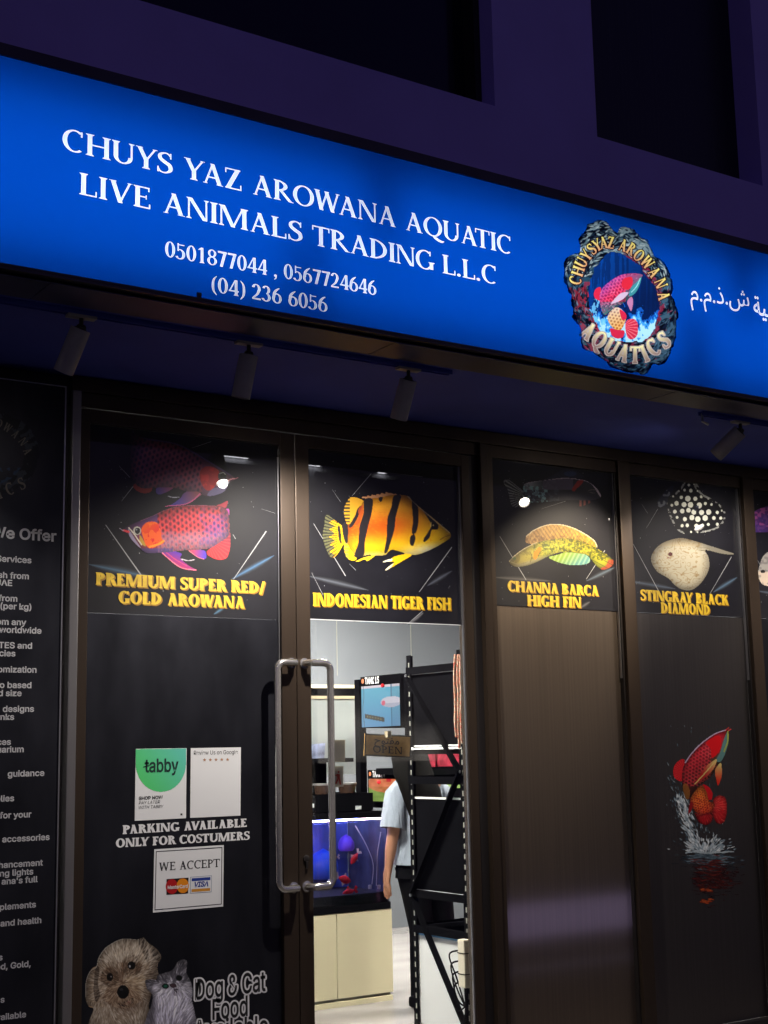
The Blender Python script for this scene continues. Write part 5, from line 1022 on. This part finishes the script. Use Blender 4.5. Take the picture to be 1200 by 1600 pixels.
blu = glow('blue_tube', (.20, .26, 1.0), 22.0); MB().tube([(3.5, CY+.30, 1.115), (5.05, CY+.30, 1.115)], .012, 8).build('blue_tube', blu, t)
m = MB()
for px_, py_ in ((578, 1386), (592, 1386)): q = at(px_, py_, CY+.06); m._lathe(q, (0, 0, 1), [(-.012, .012), (.012, .012), (.014, .006)], 12)
a = at(555, 1290, CY+.06); m.tube([tuple(p) for p in curve([a, at(572, 1320, CY+.06), at(583, 1350, CY+.06), at(581, 1382, CY+.06)], 6, False)], .003, 6); m.tube([tuple(at(x, y, CY+.06)) for x, y in ((595, 1300), (590, 1330), (588, 1384))], .003, 6); m.build('air_line', M['whitep'], t)
fishred = mat('goldfish_red', (.85, .025, .035), .4, vary=((60, 60, 60), .4)); fishw = mat('goldfish_white', (.72, .62, .60), .4)
def small_fish(px_, py_, yy, L, label, m1, m2, ang=0.0, name='goldfish', group='goldfish in the long aquarium'):
    c = at(px_, py_, yy); f = thing(name, label, 'fish', c, group); b = MB()
    prof = [(-.5, .02), (-.42, .11), (-.25, .20), (-.05, .24), (.15, .20), (.32, .10), (.42, .05)]
    ca, sa = math.cos(ang), math.sin(ang)
    for t_, r_ in prof: pass
    k = len(b.v); n = 12
    for t_, r_ in prof:
        for j in range(n): 
            a_ = 2*math.pi*j/n; x, z = t_*L, r_*L*math.sin(a_); b.v.append((c[0]+x*ca-z*sa, c[1]+r_*L*.6*math.cos(a_), c[2]+x*sa+z*ca))
    for i in range(len(prof)-1):
        for j in range(n): b.f.append([i*n+j, i*n+(j+1) % n, (i+1)*n+(j+1) % n, (i+1)*n+j])
    b.f.append(list(range(n))[::-1]); b.f.append([(len(prof)-1)*n+j for j in range(n)]); b.build('body', m1, f, True)
    b = MB()
    for pts in ([(.38, 0), (.62, .30), (.75, .12), (.58, .02)], [(.38, 0), (.58, .02), (.72, -.14), (.60, -.30)], [(-.15, .20), (.02, .42), (.15, .18)], [(-.1, -.2), (.02, -.4), (.12, -.18)]):
        q = [(c[0]+x*L*ca-z*L*sa, c[2]+x*L*sa+z*L*ca) for x, z in pts]; b.prism(q, c[1]-.0015, c[1]+.0015)
    b.build('fin', m2, f); return f
small_fish(554, 1341, CY+.09, .090, 'red goldfish with a pale tail, uppermost in the long tank', fishred, fishw, .9)
small_fish(538, 1374, CY+.08, .105, 'white and red goldfish in the middle of the long tank', fishred, fishw, 2.8)
small_fish(545, 1394, CY+.07, .095, 'all red goldfish low over the gravel of the long tank', fishred, fishred, .2)
small_fish(522, 1340, CY+.36, .06, 'dim orange goldfish deep in the long tank', mat('goldfish_dim', (.3, .08, .05), .5), fishw, .1)
# two blurred blue hoods glowing at the back of the tank: ornaments
for px_, py_, r_, lab in ((541, 1316, .055, 'round violet ornament glowing in the long aquarium'), (505, 1348, .10, 'blue dome ornament low in the long aquarium')):
    q = at(px_, py_, CY+.40); t2 = MB()._lathe(q-np.array((0, 0, r_)), (0, 0, 1), [(0, r_*.8), (r_*.3, r_), (r_, r_*.95), (r_*1.6, r_*.6), (r_*1.9, .004)], 20).build('tank_ornament', mat('ornament', (.22, .08, .8) if r_ < .08 else (.02, .12, .8), .3), None, True); tag(t2, lab, 'ornament')

# black shelf over the aquarium with its tubs, and the white board behind
t = thing('black_shelf', 'black shelf unit above the long aquarium holding small tubs', 'shelf', (4.9, 2.25, 1.17))
m = MB(); m.box(4.2, 5.06, CY+.12, CY+.5, 1.165, 1.275); m.build('shelf_board', M['blackm'], t); box('back', M['blackm'], 4.2, 4.935, CY+.49, CY+.5, 1.276, 1.50, t); box('ledge', M['blackm'], 4.2, 4.935, CY+.15, CY+.489, 1.475, 1.50, t)
for i, (a, b) in enumerate(((479, 495), (496, 524), (536, 562))):
    yy = CY+.16; p, q = at(a, 1252, yy), at(b, 1252, yy); w = (q[0]-p[0])/2; c = ((p[0]+q[0])/2, yy+.05, 1.276)
    t = thing('food_tub', ('see-through tub half hidden by the door stile, on the black shelf', 'brown filled tub with a pale lid behind the steel pull handle', 'brown filled tub standing apart at the open end of the black shelf')[i], 'tub', c, 'tubs on the black shelf')
    MB()._lathe(c, (0, 0, 1), [(0, w*.80), (.055, w*.94)], 20).build('body', M['tub'], t, True); MB()._lathe((c[0], c[1], c[2]+.0551), (0, 0, 1), [(0, w*.97), (.004, w), (.011, w)], 20).build('lid', M['lid'], t, True)
WB = 2.9
t = thing('wall_board', 'lit white board in a brown frame behind the black shelf', 'board', tuple(at(520, 1200, WB)))
p, q = at(480, 1198, WB), at(554, 1092, WB)
box('panel', mat('white_board', (.34, .37, .36), .5, emit=(.8, .85, .82), estr=.02, vary=((2, 2, 2), .08)), p[0], q[0], WB, WB+.02, p[2]-.06, q[2], t)
m = MB(); m.box(p[0], q[0]+.02, WB-.012, WB-.001, q[2]-.001, q[2]+.02); m.build('frame', M['card'], t); box('header', M['blackm'], p[0], q[0]+.03, WB-.005, WB+.02, q[2]+.021, q[2]+.075, t)
m = MB(); a = at(539, 1184, WB); sans(m, 'SALE', (541, 1182), (554, 1178), 7, WB-.003, bold=.04)
t2 = card('poster', 'small picture sheet of a pale blue fish on the white board', 'poster', [(486,1163),(508,1161),(505,1204),(486,1205)], mat('fish_sheet', (.30, .34, .50), .4, vary=((14, 14, 14), .7)), WB-.004, .002)

# small sheets and the OPEN plate on the inside of the clear glass
t = card('note', 'blank beige card taped to the inside of the clear glass', 'note', [(517.5,1156.5),(539.5,1156),(539,1189.5),(517,1190.5)], M['card'], .008, -.0008)
t = card('sticker', 'pale push sign with a small red figure stuck on the clear glass', 'sticker', [(519,1197.5),(536.5,1197),(536.5,1229),(519,1230)], mat('ivory_sheet', (.78, .70, .54), .5), .008, -.0008)
m = MB(); PY = .0068
for pts in ([(527,1206),(529,1204.5),(531,1206),(529.5,1208.5)], [(526,1209),(531,1209.5),(531,1216),(527,1216.5)], [(521,1211),(527,1210),(527,1212),(521,1213)], [(527,1216),(530,1216),(526,1225),(523.5,1225)], [(529,1216),(531.5,1216),(533,1226),(530.5,1226)]): quad(m, pts, PY)
m.build('figure_print', mat('red_ink', (.62, .05, .02), .5), t)
OP = .030; cor = [(570.5,1146),(643.5,1149.5),(642,1184.5),(569,1181)]
Q = [at(x, y, OP) for x, y in cor]; t = thing('open_sign', 'small bronze OPEN plate with arabic and english lettering hung inside the glass', 'sign', tuple((Q[0]+Q[1])/2))
m = MB(); m.add([*Q]+[q+np.array((0, .006, 0)) for q in Q], [(0, 1, 2, 3), (7, 6, 5, 4)]+[(i, i+4, (i+1) % 4+4, (i+1) % 4) for i in range(4)]); m.build('plate', M['brass'], t)
m = MB()
for a, b in zip(cor, cor[1:]+cor[:1]):
    a, b = np.array(a), np.array(b); d = (b-a)/np.hypot(*(b-a)); q = np.array([-d[1], d[0]])*2.2; quad(m, [tuple(a+d*.0), tuple(b), tuple(b+q-d*2.2), tuple(a+q+d*2.2)], OP-.0006)
m.build('border', M['dkbrown'], t)
m = MB(); serif(m, SLAB, 'OPEN', (583, 1175.5), (629, 1178.5), 11, OP-.0008, .10)
V, F = flat_text('ﺡﻮﺘﻔﻣ', font=False, bold=.01); a, b = at(585, 1161.5, OP-.0008), at(624, 1163.5, OP-.0008); u = V[:, 0]-V[:, 0].min(); c = (at(585, 1152, OP)[2]-a[2])/.62
m.add(np.stack([a[0]+(b[0]-a[0])*u/u.max(), np.full(len(u), OP-.0008), a[2]+V[:, 1]*c+(b[2]-a[2])*u/u.max()], 1), F); m.build('lettering', M['dkbrown'], t)
p = at(606, 1145, .018); box('tape', M['card'], p[0]-.011, p[0]+.011, .004, OP-.0012, p[2]-.022, p[2]+.008, t)

for k, (x, y) in enumerate(((607, 1258), (486, 1259), (560, 1262))):
    q = at(x, y, CY+.117); o = box('price_tag', M['paper'], q[0]-.022, q[0]+.022, CY+.115, CY+.119, q[2]-.012, q[2]+.012); tag(o, ('small white price tag beside the arm of the shopper', 'small white price tag half behind the door stile', 'small white price tag under the display tank with the orange fish')[k], 'price tag', 'price tags on the black shelf edge')
# perforated steel rack standing along the glass, side on to the door
XR = 4.342; YA, YB = .215, .715
t = rack = thing('steel_rack', 'tall black perforated steel rack with diagonal braces just inside the glass', 'rack', (XR+.3, .46, 0))
for x, y in ((XR, YA), (XR, YB), (XR+.84, YA), (XR+.84, YB)):
    m = MB(); sx = 1 if x == XR else -1; syy = 1 if y == YA else -1
    m.box(min(x, x+sx*.003), max(x, x+sx*.003), min(y, y+syy*.042), max(y, y+syy*.042), 0, 2.05); m.box(min(x, x+sx*.042), max(x, x+sx*.042), min(y, y+syy*.003), max(y, y+syy*.003), 0, 2.05); m.build('post', M['blackm'], t)
m = MB()
for y0, dd in ((YA+.014, .010), (YB-.028, .010)):
    for i in range(38): z = .06+i*.052; m.box(XR-.0006, XR-.0001, y0, y0+dd, z, z+.026)
for i in range(38): z = .06+i*.052; m.box(XR+.014, XR+.024, YB-.0035, YB-.0031, z, z+.026)
m.build('slot', M['kick'], t)
for z in (.10, .62, .80, 1.385, 1.965):
    m = MB(); 
    for yv in (YA-.004, YB+.001): m.box(XR, XR+.84, yv, yv+.003, z-.022, z+.022)
    m.box(XR-.0045, XR-.001, YA, YB, z-.020, z+.020); m.box(XR+.005, XR+.835, YA+.005, YB-.005, z+.002, z+.010); m.build('shelf', M['blackm'], t)
for (ya, za), (yb, zb) in (((YB-.02, 1.93), (YA+.02, 1.42)), ((YA+.02, 1.44), (YB-.02, .80)), ((YB-.02, .78), (YA+.02, .16))):
    MB().bar((XR-.010, ya, za), (XR-.010, yb, zb), .010, .034, (1, 0, 0)).build('brace', M['blackm'], t)
m = MB()
for y, z in ((YB-.02, .79), (YA+.02, 1.43), (YB-.02, 1.94), (YA+.02, .16)): m._lathe((XR-.0165, y, z), (-1, 0, 0), [(0, .009), (.006, .008)], 10)
m.build('bolt', M['alu_edge'], t)
def side_tank(z0, z1, label, edge=True):
    q = thing('fish_tank', label, 'fish tank', (XR+.4, .46, z0), 'tanks on the steel rack')
    box('blacked_pane', M['blackp'], XR+.012, XR+.82, YA+.02, YB-.02, z0, z1-.012, q); m = MB()
    m.box(XR+.010, XR+.016, YA+.017, YB-.017, z0-.0, z0+.008); m.box(XR+.008, XR+.016, YA+.017, YB-.017, z1-.012, z1-.002); m.box(XR+.006, XR+.011, YB-.026, YB-.018, z0+.009, z1-.013); m.build('glass_edge', M['whitep'], q); return q
side_tank(.812, 1.30, 'blacked-out tank with a pale glass rim at waist height in the steel rack'); side_tank(1.56, 1.955, 'large blacked-out tank on the highest level of the steel rack')
box('stand_panel', M['blackp'], XR+.012, XR+.80, YA+.02, YB-.02, 1.52, 1.553, rack); m = MB(); m.box(XR-.002, XR+.010, YA+.02, YB-.02, 1.545, 1.556); m.build('rim', M['whitep'], rack)
tag(box('ply_sheet', M['blackp'], XR+.06, XR+.8, .12, .19, 1.98, 2.6), 'black sheet propped above the steel rack by the glass', 'sheet')
t = thing('white_bin', 'white storage tank with a bluish glass top at the foot of the steel rack', 'storage tank', (XR+.4, .45, .112))
box('body', M['whitep'], XR+.012, XR+.80, YA+.03, YB-.02, .132, .588, t, .012); box('base', M['blackp'], XR+.010, XR+.80, YA+.03, YB-.02, .112, .131, t); box('glass_top', mat('blue_glass', (.10, .24, .42), .1), XR+.008, XR+.80, YA+.028, YB-.018, .589, .600, t)
t = thing('power_strip', 'cream power strip strapped to the post with black leads', 'power strip', tuple(atX(727, 1505, XR-.03)))
pa = atX(727, 1505, XR-.02); box('body', mat('cream_plastic', (.72, .66, .52), .4), XR-.045, XR-.004, pa[1]-.028, pa[1]+.028, pa[2]-.115, pa[2]+.115, t, .006)
m = MB(); 
for z in (-.05, .05): m.box(XR-.047, XR-.003, pa[1]-.0295, pa[1]+.0295, pa[2]+z-.002, pa[2]+z+.002)
for k in range(4): 
    z = pa[2]-.09+k*.05; m.tube([tuple(v) for v in curve([(XR-.03, pa[1]+.028, z), (XR-.04, pa[1]+.07+.012*k, z-.03), (XR-.03, pa[1]+.06, z-.14), (XR-.02, pa[1]+.0, pa[2]-.2-.01*k)], 6, False)], .0045, 6)
m.tube([tuple(v) for v in curve([(XR-.02, pa[1], pa[2]-.11), (XR-.02, pa[1]+.0, pa[2]-.22), (XR-.02, pa[1]+.03, pa[2]-.34), (XR-.02, pa[1]+.05, pa[2]-.40)], 6, False)], .010, 8)
m.build('cable', M['blackp'], t)
bead = bpy.data.materials.new('bead_strand'); bead.use_nodes = True; n, l = bead.node_tree.nodes, bead.node_tree.links
tc = n.new('ShaderNodeTexCoord'); wv = n.new('ShaderNodeTexNoise'); wv.inputs['Scale'].default_value = 90; cr_ = n.new('ShaderNodeValToRGB'); cr_.color_ramp.interpolation = 'CONSTANT'
cr_.color_ramp.elements[0].color = (.55, .45, .32, 1); cr_.color_ramp.elements[1].position = .5; cr_.color_ramp.elements[1].color = (.55, .10, .06, 1); e_ = cr_.color_ramp.elements.new(.6); e_.color = (.7, .62, .5, 1)
l.new(tc.outputs['Object'], wv.inputs[0]); l.new(wv.outputs[0], cr_.inputs[0]); l.new(cr_.outputs[0], n['Principled BSDF'].inputs['Base Color'])
ba = atX(714, 1022, XR-.06); t = MB()
for dx, y1, y2 in ((711, 1100, 1150), (716, 1090, 1168), (720, 1075, 1160)):
    pts = [atX(dx, 1024, XR-.05), atX(dx-1, 1060, XR-.055), atX(dx+.5, y1, XR-.05), atX(dx, (y1+y2)/2, XR-.06), atX(dx+2, y2, XR-.05)]
    C_ = curve(pts, 14, False)
    for q in C_: t._lathe(q-np.array((0, 0, .006)), (0, 0, 1), [(0, .003), (.003, .007), (.009, .007), (.012, .003)], 7)
tag(t.build('bead_string', bead, None, True), 'hanging strands of red and cream beads on the rack post', 'beads')
# purple light between two shelves, seen through the pierced film of the bay
t = thing('light_panel', 'violet tank lights shining through the pierced film of the bay beside the doorway', 'light panel', (XR+.42, .09, .56))
box('diffuser', glow('violet_panel', (.74, .56, 1.0), 3.2), 4.40, 5.235, .034, .0455, .612, .785, t); box('diffuser', glow('violet_panel_dim', (.74, .60, 1.0), 0.9), 4.40, 5.235, .034, .0455, .455, .482, t)

# tanks with lit fronts farther in, on a black frame
XT = 5.15; t = thing('display_rack', 'black frame carrying the numbered display tanks', 'rack', (XT+.2, 2.2, 0))
pL, pR = atX(553, 1100, XT), atX(640, 1100, XT)
m = MB(); m.box(XT, XT+.05, pL[1]-.07, pL[1]-.01, 1.17, 2.02); m.box(XT, XT+.05, pR[1], pR[1]+.06, 0, 2.02); m.box(XT+.55, XT+.6, pL[1]-.07, pL[1]-.01, 1.17, 2.02); m.box(XT+.55, XT+.6, pR[1], pR[1]+.06, 0, 2.02); m.build('post', M['blackm'], t)
for z in (1.17, 1.60, 2.0): box('shelf', M['blackm'], XT+.052, XT+.6, pR[1]+.061, pL[1]-.071, z, z+.035, t)
def lit_tank(name, label, pts, head, txt, paint, cat='fish tank'):
    """a tank whose bright water shows a fish; corners in photo pixels on the plane X = XT"""
    (xa, ya), (xb, yb) = pts; a, b = atX(xa, ya, XT-.01), atX(xb, yb, XT-.01); y0, y1 = min(a[1], b[1]), max(a[1], b[1]); z0, z1 = min(a[2], b[2]), max(a[2], b[2])
    q = thing(name, label, cat, (XT, (y0+y1)/2, z0), 'numbered display tanks'); box('body', M['blackp'], XT+.0, XT+.4, y0, y1, z0, z1+head, q)
    n_, k_ = 90, 60; u, v = np.meshgrid(np.linspace(0, 1, n_), np.linspace(0, 1, k_)); col = lin(np.clip(paint(u, v)/255., 0, 1))
    V = np.stack([np.full(u.shape, XT-.002), y1-.012+(y0-y1+.024)*u, z1-.006+(z0-z1+.012)*v], -1).reshape(-1, 3)-BASE[q.name]; I = np.arange(n_*k_).reshape(k_, n_)
    F = np.stack([I[:-1, :-1], I[1:, :-1], I[1:, 1:], I[:-1, 1:]], -1).reshape(-1, 4); me = bpy.data.meshes.new('water'); me.from_pydata(V.tolist(), [], F.tolist())
    A_ = me.color_attributes.new('ink', 'FLOAT_COLOR', 'POINT'); A_.data.foreach_set('color', np.concatenate([col.reshape(-1, 3), np.ones((n_*k_, 1))], 1).astype(np.float32).ravel()); link('water', me, M['screen'], q)
    if txt:
        V, F = flat_text(txt, .03); s_ = head*.72/CAPH; w = V[:, 0].max(); m = MB(); m.add(np.stack([np.full(len(V), XT-.003), y1-.06-V[:, 0]*s_*.70, z1+head*.14+V[:, 1]*s_], 1), F); m.build('lettering', M['paper'], q)
        m = MB()._lathe((XT-.002, y1-.032, z1+head*.5), (-1, 0, 0), [(0, head*.28), (.002, head*.28)], 10); m.build('badge', mat('orange_badge', (.5, .15, .05), .5), q)
    return q
def art15(u, v):
    c = np.zeros(u.shape+(3,)); c[:] = (96, 190, 218); c -= v[..., None]*np.array((10, 40, 20)); c[v < .06] = (240, 225, 235); c[(u > .77) & (u < .80)] = (60, 120, 150); c[(u > .8)] *= .9
    ln = np.abs((v-.72)-(u-.05)*.22); c[(ln < .055) & (u > .08) & (u < .6)] = (44, 44, 40); c[(ln < .02) & (u > .12) & (u < .55) & (np.sin(u*90) > 0)] = (120, 110, 60)
    f = ((u-.78)/.27)**2+((v-.42)/.13)**2 < 1; c[f] = (212, 206, 220); c[f & (v > .45)] = (180, 180, 200); c[((u-.58)/.05)**2+((v-.44)/.06)**2 < 1] = (225, 90, 120); c[(np.abs(u-.05-.02*np.sin(v*8)) < .006)] = (50, 70, 80); return c
def art14(u, v):
    c = np.zeros(u.shape+(3,)); c[:] = (120, 150, 50); c[v < .15] = (150, 190, 170); f = ((u-.42)/.46)**2+((v-.22)/.38)**2 < 1; c[f] = (226, 120, 70); c[f & (v > .35)] = (200, 110, 50); c += (noise(u*60, v*60, 6, 3)[..., None]-.5)*40; c[(np.abs(u-.5) < .06) & (v < .12)] = (210, 20, 40); return c
lit_tank('fish_tank', 'cyan-lit display tank numbered 15 with a pale fish', ((562.5, 1138), (624, 1066)), .058, 'TANK 15', art15)
lit_tank('fish_tank', 'green-lit display tank numbered 14 with an orange fish', ((573.5, 1253), (640, 1216)), .050, 'TANK 14', art14)
q = atX(598, 1071, XT-.02); tag(MB()._lathe(q, (0, 0, 1), [(-.014, .004), (-.008, .013), (.004, .014), (.012, .004)], 12).build('suction_hook', fishred, None, True), 'red clip hooked on the cyan-lit display tank', 'clip')
q = atX(592, 1222, XT-.02); tag(MB()._lathe(q, (0, 0, 1), [(-.014, .004), (-.008, .013), (.004, .014), (.012, .004)], 12).build('suction_hook', fishred, None, True), 'red clip hooked on the green-lit display tank', 'clip')
# things farther back seen through the rack
t = thing('far_shelf', 'dark shelf stacked with red packets seen through the steel rack', 'shelf', (6.3, 1.9, 0)); FY = 1.9
a, b = at(648, 1200, FY), at(735, 1168, FY); box('board', M['blackm'], a[0]-.1, b[0]+.3, FY, FY+.3, a[2]-.04, a[2], t); box('side', M['blackm'], b[0]+.31, b[0]+.34, FY, FY+.3, 0, b[2]+.2, t)
for i in range(3):
    x0 = a[0]+.01+i*.19; o = box('food_packet', M['redbox'], x0, x0+.17, FY+.02, FY+.18, a[2]+.002, b[2]-.004-i*.012, None, .004); tag(o, ('red packet nearest the long hair of the shopper', 'red packet in the middle of the far shelf', 'shorter red packet beside the hanging beads')[i], 'packet', 'red packets on the far shelf')
o = box('fish_tank', mat('green_water', (.2, .3, .08), .3, emit=(.30, .46, .14), estr=.8), *(lambda p, q: (p[0], q[0]))(at(672, 1232, 1.6), at(740, 1218, 1.6)), 1.6, 1.9, at(672, 1233, 1.6)[2], at(672, 1219, 1.6)[2]); tag(o, 'shallow green-lit tank seen over the blacked-out tank', 'fish tank')
t = MB().box(5.5, 6.6, 1.2, 1.8, 0, .80, .01).build('crate', M['pink']); tag(t, 'pink plastic crate on the floor behind the steel rack', 'crate')
t = MB().box(5.05, 5.24, 1.05, 1.35, 0, .34, .01).build('crate', M['blackp']); tag(t, 'black crate on the floor behind the rack post', 'crate')

# ------------------------------------------------------------------ the shopper behind the rack
def skin_mesh(name, V, E, Rr, m, parent, sub=2, root=0):
    me = bpy.data.meshes.new(name); me.from_pydata([tuple(v) for v in V], E, []); o = bpy.data.objects.new(name, me); COL.objects.link(o)
    md = o.modifiers.new('skin', 'SKIN'); md.use_smooth_shade = True
    for i, v in enumerate(me.skin_vertices[0].data): v.radius = Rr[i] if hasattr(Rr[i], '__len__') else (Rr[i], Rr[i]); v.use_root = (i == root)
    s_ = o.modifiers.new('sub', 'SUBSURF'); s_.levels = sub; s_.render_levels = sub
    dg = bpy.context.evaluated_depsgraph_get(); dg.update(); out = bpy.data.meshes.new_from_object(o.evaluated_get(dg)); bpy.data.objects.remove(o)
    b = BASE[parent.name]; out.transform(Matrix.Translation(-Vector(b))); out.polygons.foreach_set('use_smooth', [True]*len(out.polygons)); return link(name, out, m, parent)
HP = at(653, 1200, 1.62); PX, PY_ = HP[0], HP[1]
pr = thing('person', 'person with long dark hair in a white tee and black trousers, seen from behind', 'person', (PX, PY_, 0))
L = lambda x, y, z: np.array((PX+x, PY_+y, z))
J = [L(0, 0, .88), L(0, 0, 1.02), L(0, .01, 1.18), L(0, 0, 1.30), L(-.02, .005, 1.385), L(-.045, .015, 1.45), L(-.055, .02, 1.535)]; Rr = [(.125, .095), (.11, .085), (.125, .09), (.09, .07), .048, (.07, .08), (.062, .072)]
E_ = [(0, 1), (1, 2), (2, 3), (3, 4), (4, 5), (5, 6)]
hands = []
for s_ in (-1, 1):
    k = len(J); J += [L(s_*.10, 0, 1.315), L(s_*.165, 0, 1.30), L(s_*.205, -.02, 1.06), L(s_*.212, .005, .95), L(s_*.215, .03, .835), L(s_*.216, .042, .785), L(s_*.214, .048, .745)]
    Rr += [.062, .052, .040, .037, (.027, .022), (.020, .036), (.015, .036)]; E_ += [(3, k)]+[(k+i, k+i+1) for i in range(6)]; kb = k+6
    for i, (dy, ln) in enumerate(((.030, .070), (.010, .080), (-.010, .074), (-.029, .058))):
        f0 = len(J); b0 = J[kb]+np.array((0, dy, -.004)); J += [b0+np.array((0, 0, -.008)), b0+np.array((-s_*.004, .004, -.008-ln*.45)), b0+np.array((-s_*.016, .012, -.008-ln*.95))]; Rr += [.0092, .0085, .0068]; E_ += [(kb, f0), (f0, f0+1), (f0+1, f0+2)]
    f0 = len(J); b0 = J[k+5]; J += [b0+np.array((-s_*.006, .034, .010)), b0+np.array((-s_*.014, .052, -.024)), b0+np.array((-s_*.020, .056, -.056))]; Rr += [.012, .0105, .008]; E_ += [(k+5, f0), (f0, f0+1), (f0+1, f0+2)]
    k = len(J); J += [L(s_*.085+.03, 0, .80), L(s_*.08+.09, .015, .45), L(s_*.08+.12, -.015, .09), L(s_*.082+.12, .09, .035)]; Rr += [.085, .056, .038, (.036, .026)]; E_ += [(0, k), (k, k+1), (k+1, k+2), (k+2, k+3)]
skin_mesh('body', J, E_, Rr, M['skin'], pr)
def loft(mb, rings, n=20):
    k = len(mb.v)
    for c, rx, ry in rings: mb.v += [(c[0]+rx*math.cos(2*math.pi*j/n)*(1+.03*math.sin(3*j+c[2]*40)), c[1]+ry*math.sin(2*math.pi*j/n)*(1+.03*math.cos(2*j+c[2]*50)), c[2]) for j in range(n)]
    for i in range(len(rings)-1):
        for j in range(n): mb.f.append([k+i*n+j, k+i*n+(j+1) % n, k+(i+1)*n+(j+1) % n, k+(i+1)*n+j])
m = MB(); loft(m, [(L(0, 0, .86), .175, .135), (L(0, 0, .95), .172, .13), (L(0, .01, 1.08), .165, .125), (L(0, .01, 1.2), .172, .128), (L(0, 0, 1.29), .168, .11), (L(0, 0, 1.345), .115, .082), (L(0, 0, 1.37), .064, .062)], 24)
for s_ in (-1, 1): m.tube([L(s_*.115, 0, 1.31), L(s_*.165, -.004, 1.27), L(s_*.198, -.014, 1.16), L(s_*.212, -.018, 1.08)], [.07, .075, .072, .076], 16, False)
m.build('tee_shirt', M['tee'], pr, True)
m = MB(); loft(m, [(L(0, 0, .90), .155, .12), (L(0, 0, .78), .165, .125)], 24)
for s_ in (-1, 1): loft(m, [(L(s_*.08+.01, 0, .84), .092, .11), (L(s_*.08+.05, 0, .66), .088, .095), (L(s_*.08+.09, .012, .45), .072, .075), (L(s_*.08+.11, 0, .25), .062, .066), (L(s_*.08+.12, -.012, .07), .055, .06)], 16)
m.build('trousers', M['trouser'], pr, True)
m = MB(); loft(m, [(L(-.02, -.115, 1.05), .085, .03), (L(-.03, -.12, 1.18), .128, .05), (L(-.045, -.085, 1.30), .140, .078), (L(-.055, -.03, 1.40), .132, .10), (L(-.055, .0, 1.49), .118, .112), (L(-.055, .01, 1.56), .098, .10), (L(-.055, .012, 1.60), .06, .066), (L(-.055, .012, 1.615), .01, .01)], 26); m.build('hair', M['hair'], pr, True)
m = MB(); 
for s_ in (-1, 1): m.box(PX+s_*.08+.075, PX+s_*.08+.165, PY_-.06, PY_+.16, .0, .065, .02)
m.build('shoe', M['blackp'], pr, True)

# ------------------------------------------------------------------ street lights over the road, mirrored in the posters
t = thing('street_light', 'street light mast with three narrow lamp heads across the road', 'street light', (4.5, -9, -.15))
c = []
for px_ in (366, 489, 597):
    d = at(px_, 713.5+(px_-366)*.104, 0)-CAM; q = CAM+d*((DIST+9.0)/d[1]); c.append((q[0], -9.0, q[2]))
zc = c[1][2]; m = MB(); m.tube([(c[1][0], -9.06, -.15), (c[1][0], -9.06, zc-.05)], .05, 12); m.bar((c[0][0]-.3, -9.06, zc-.05), (c[2][0]+.3, -9.06, zc-.05), .05, .05); m.build('mast', M['lamp_grey'], t)
for (x, y, z), w in zip(c, (.19, .10, .05)): box('lamp_head', glow('street_led', (.9, .93, 1.0), 30), x-w, x+w, -9.03, -8.95, zc-.008, zc+.012, t)
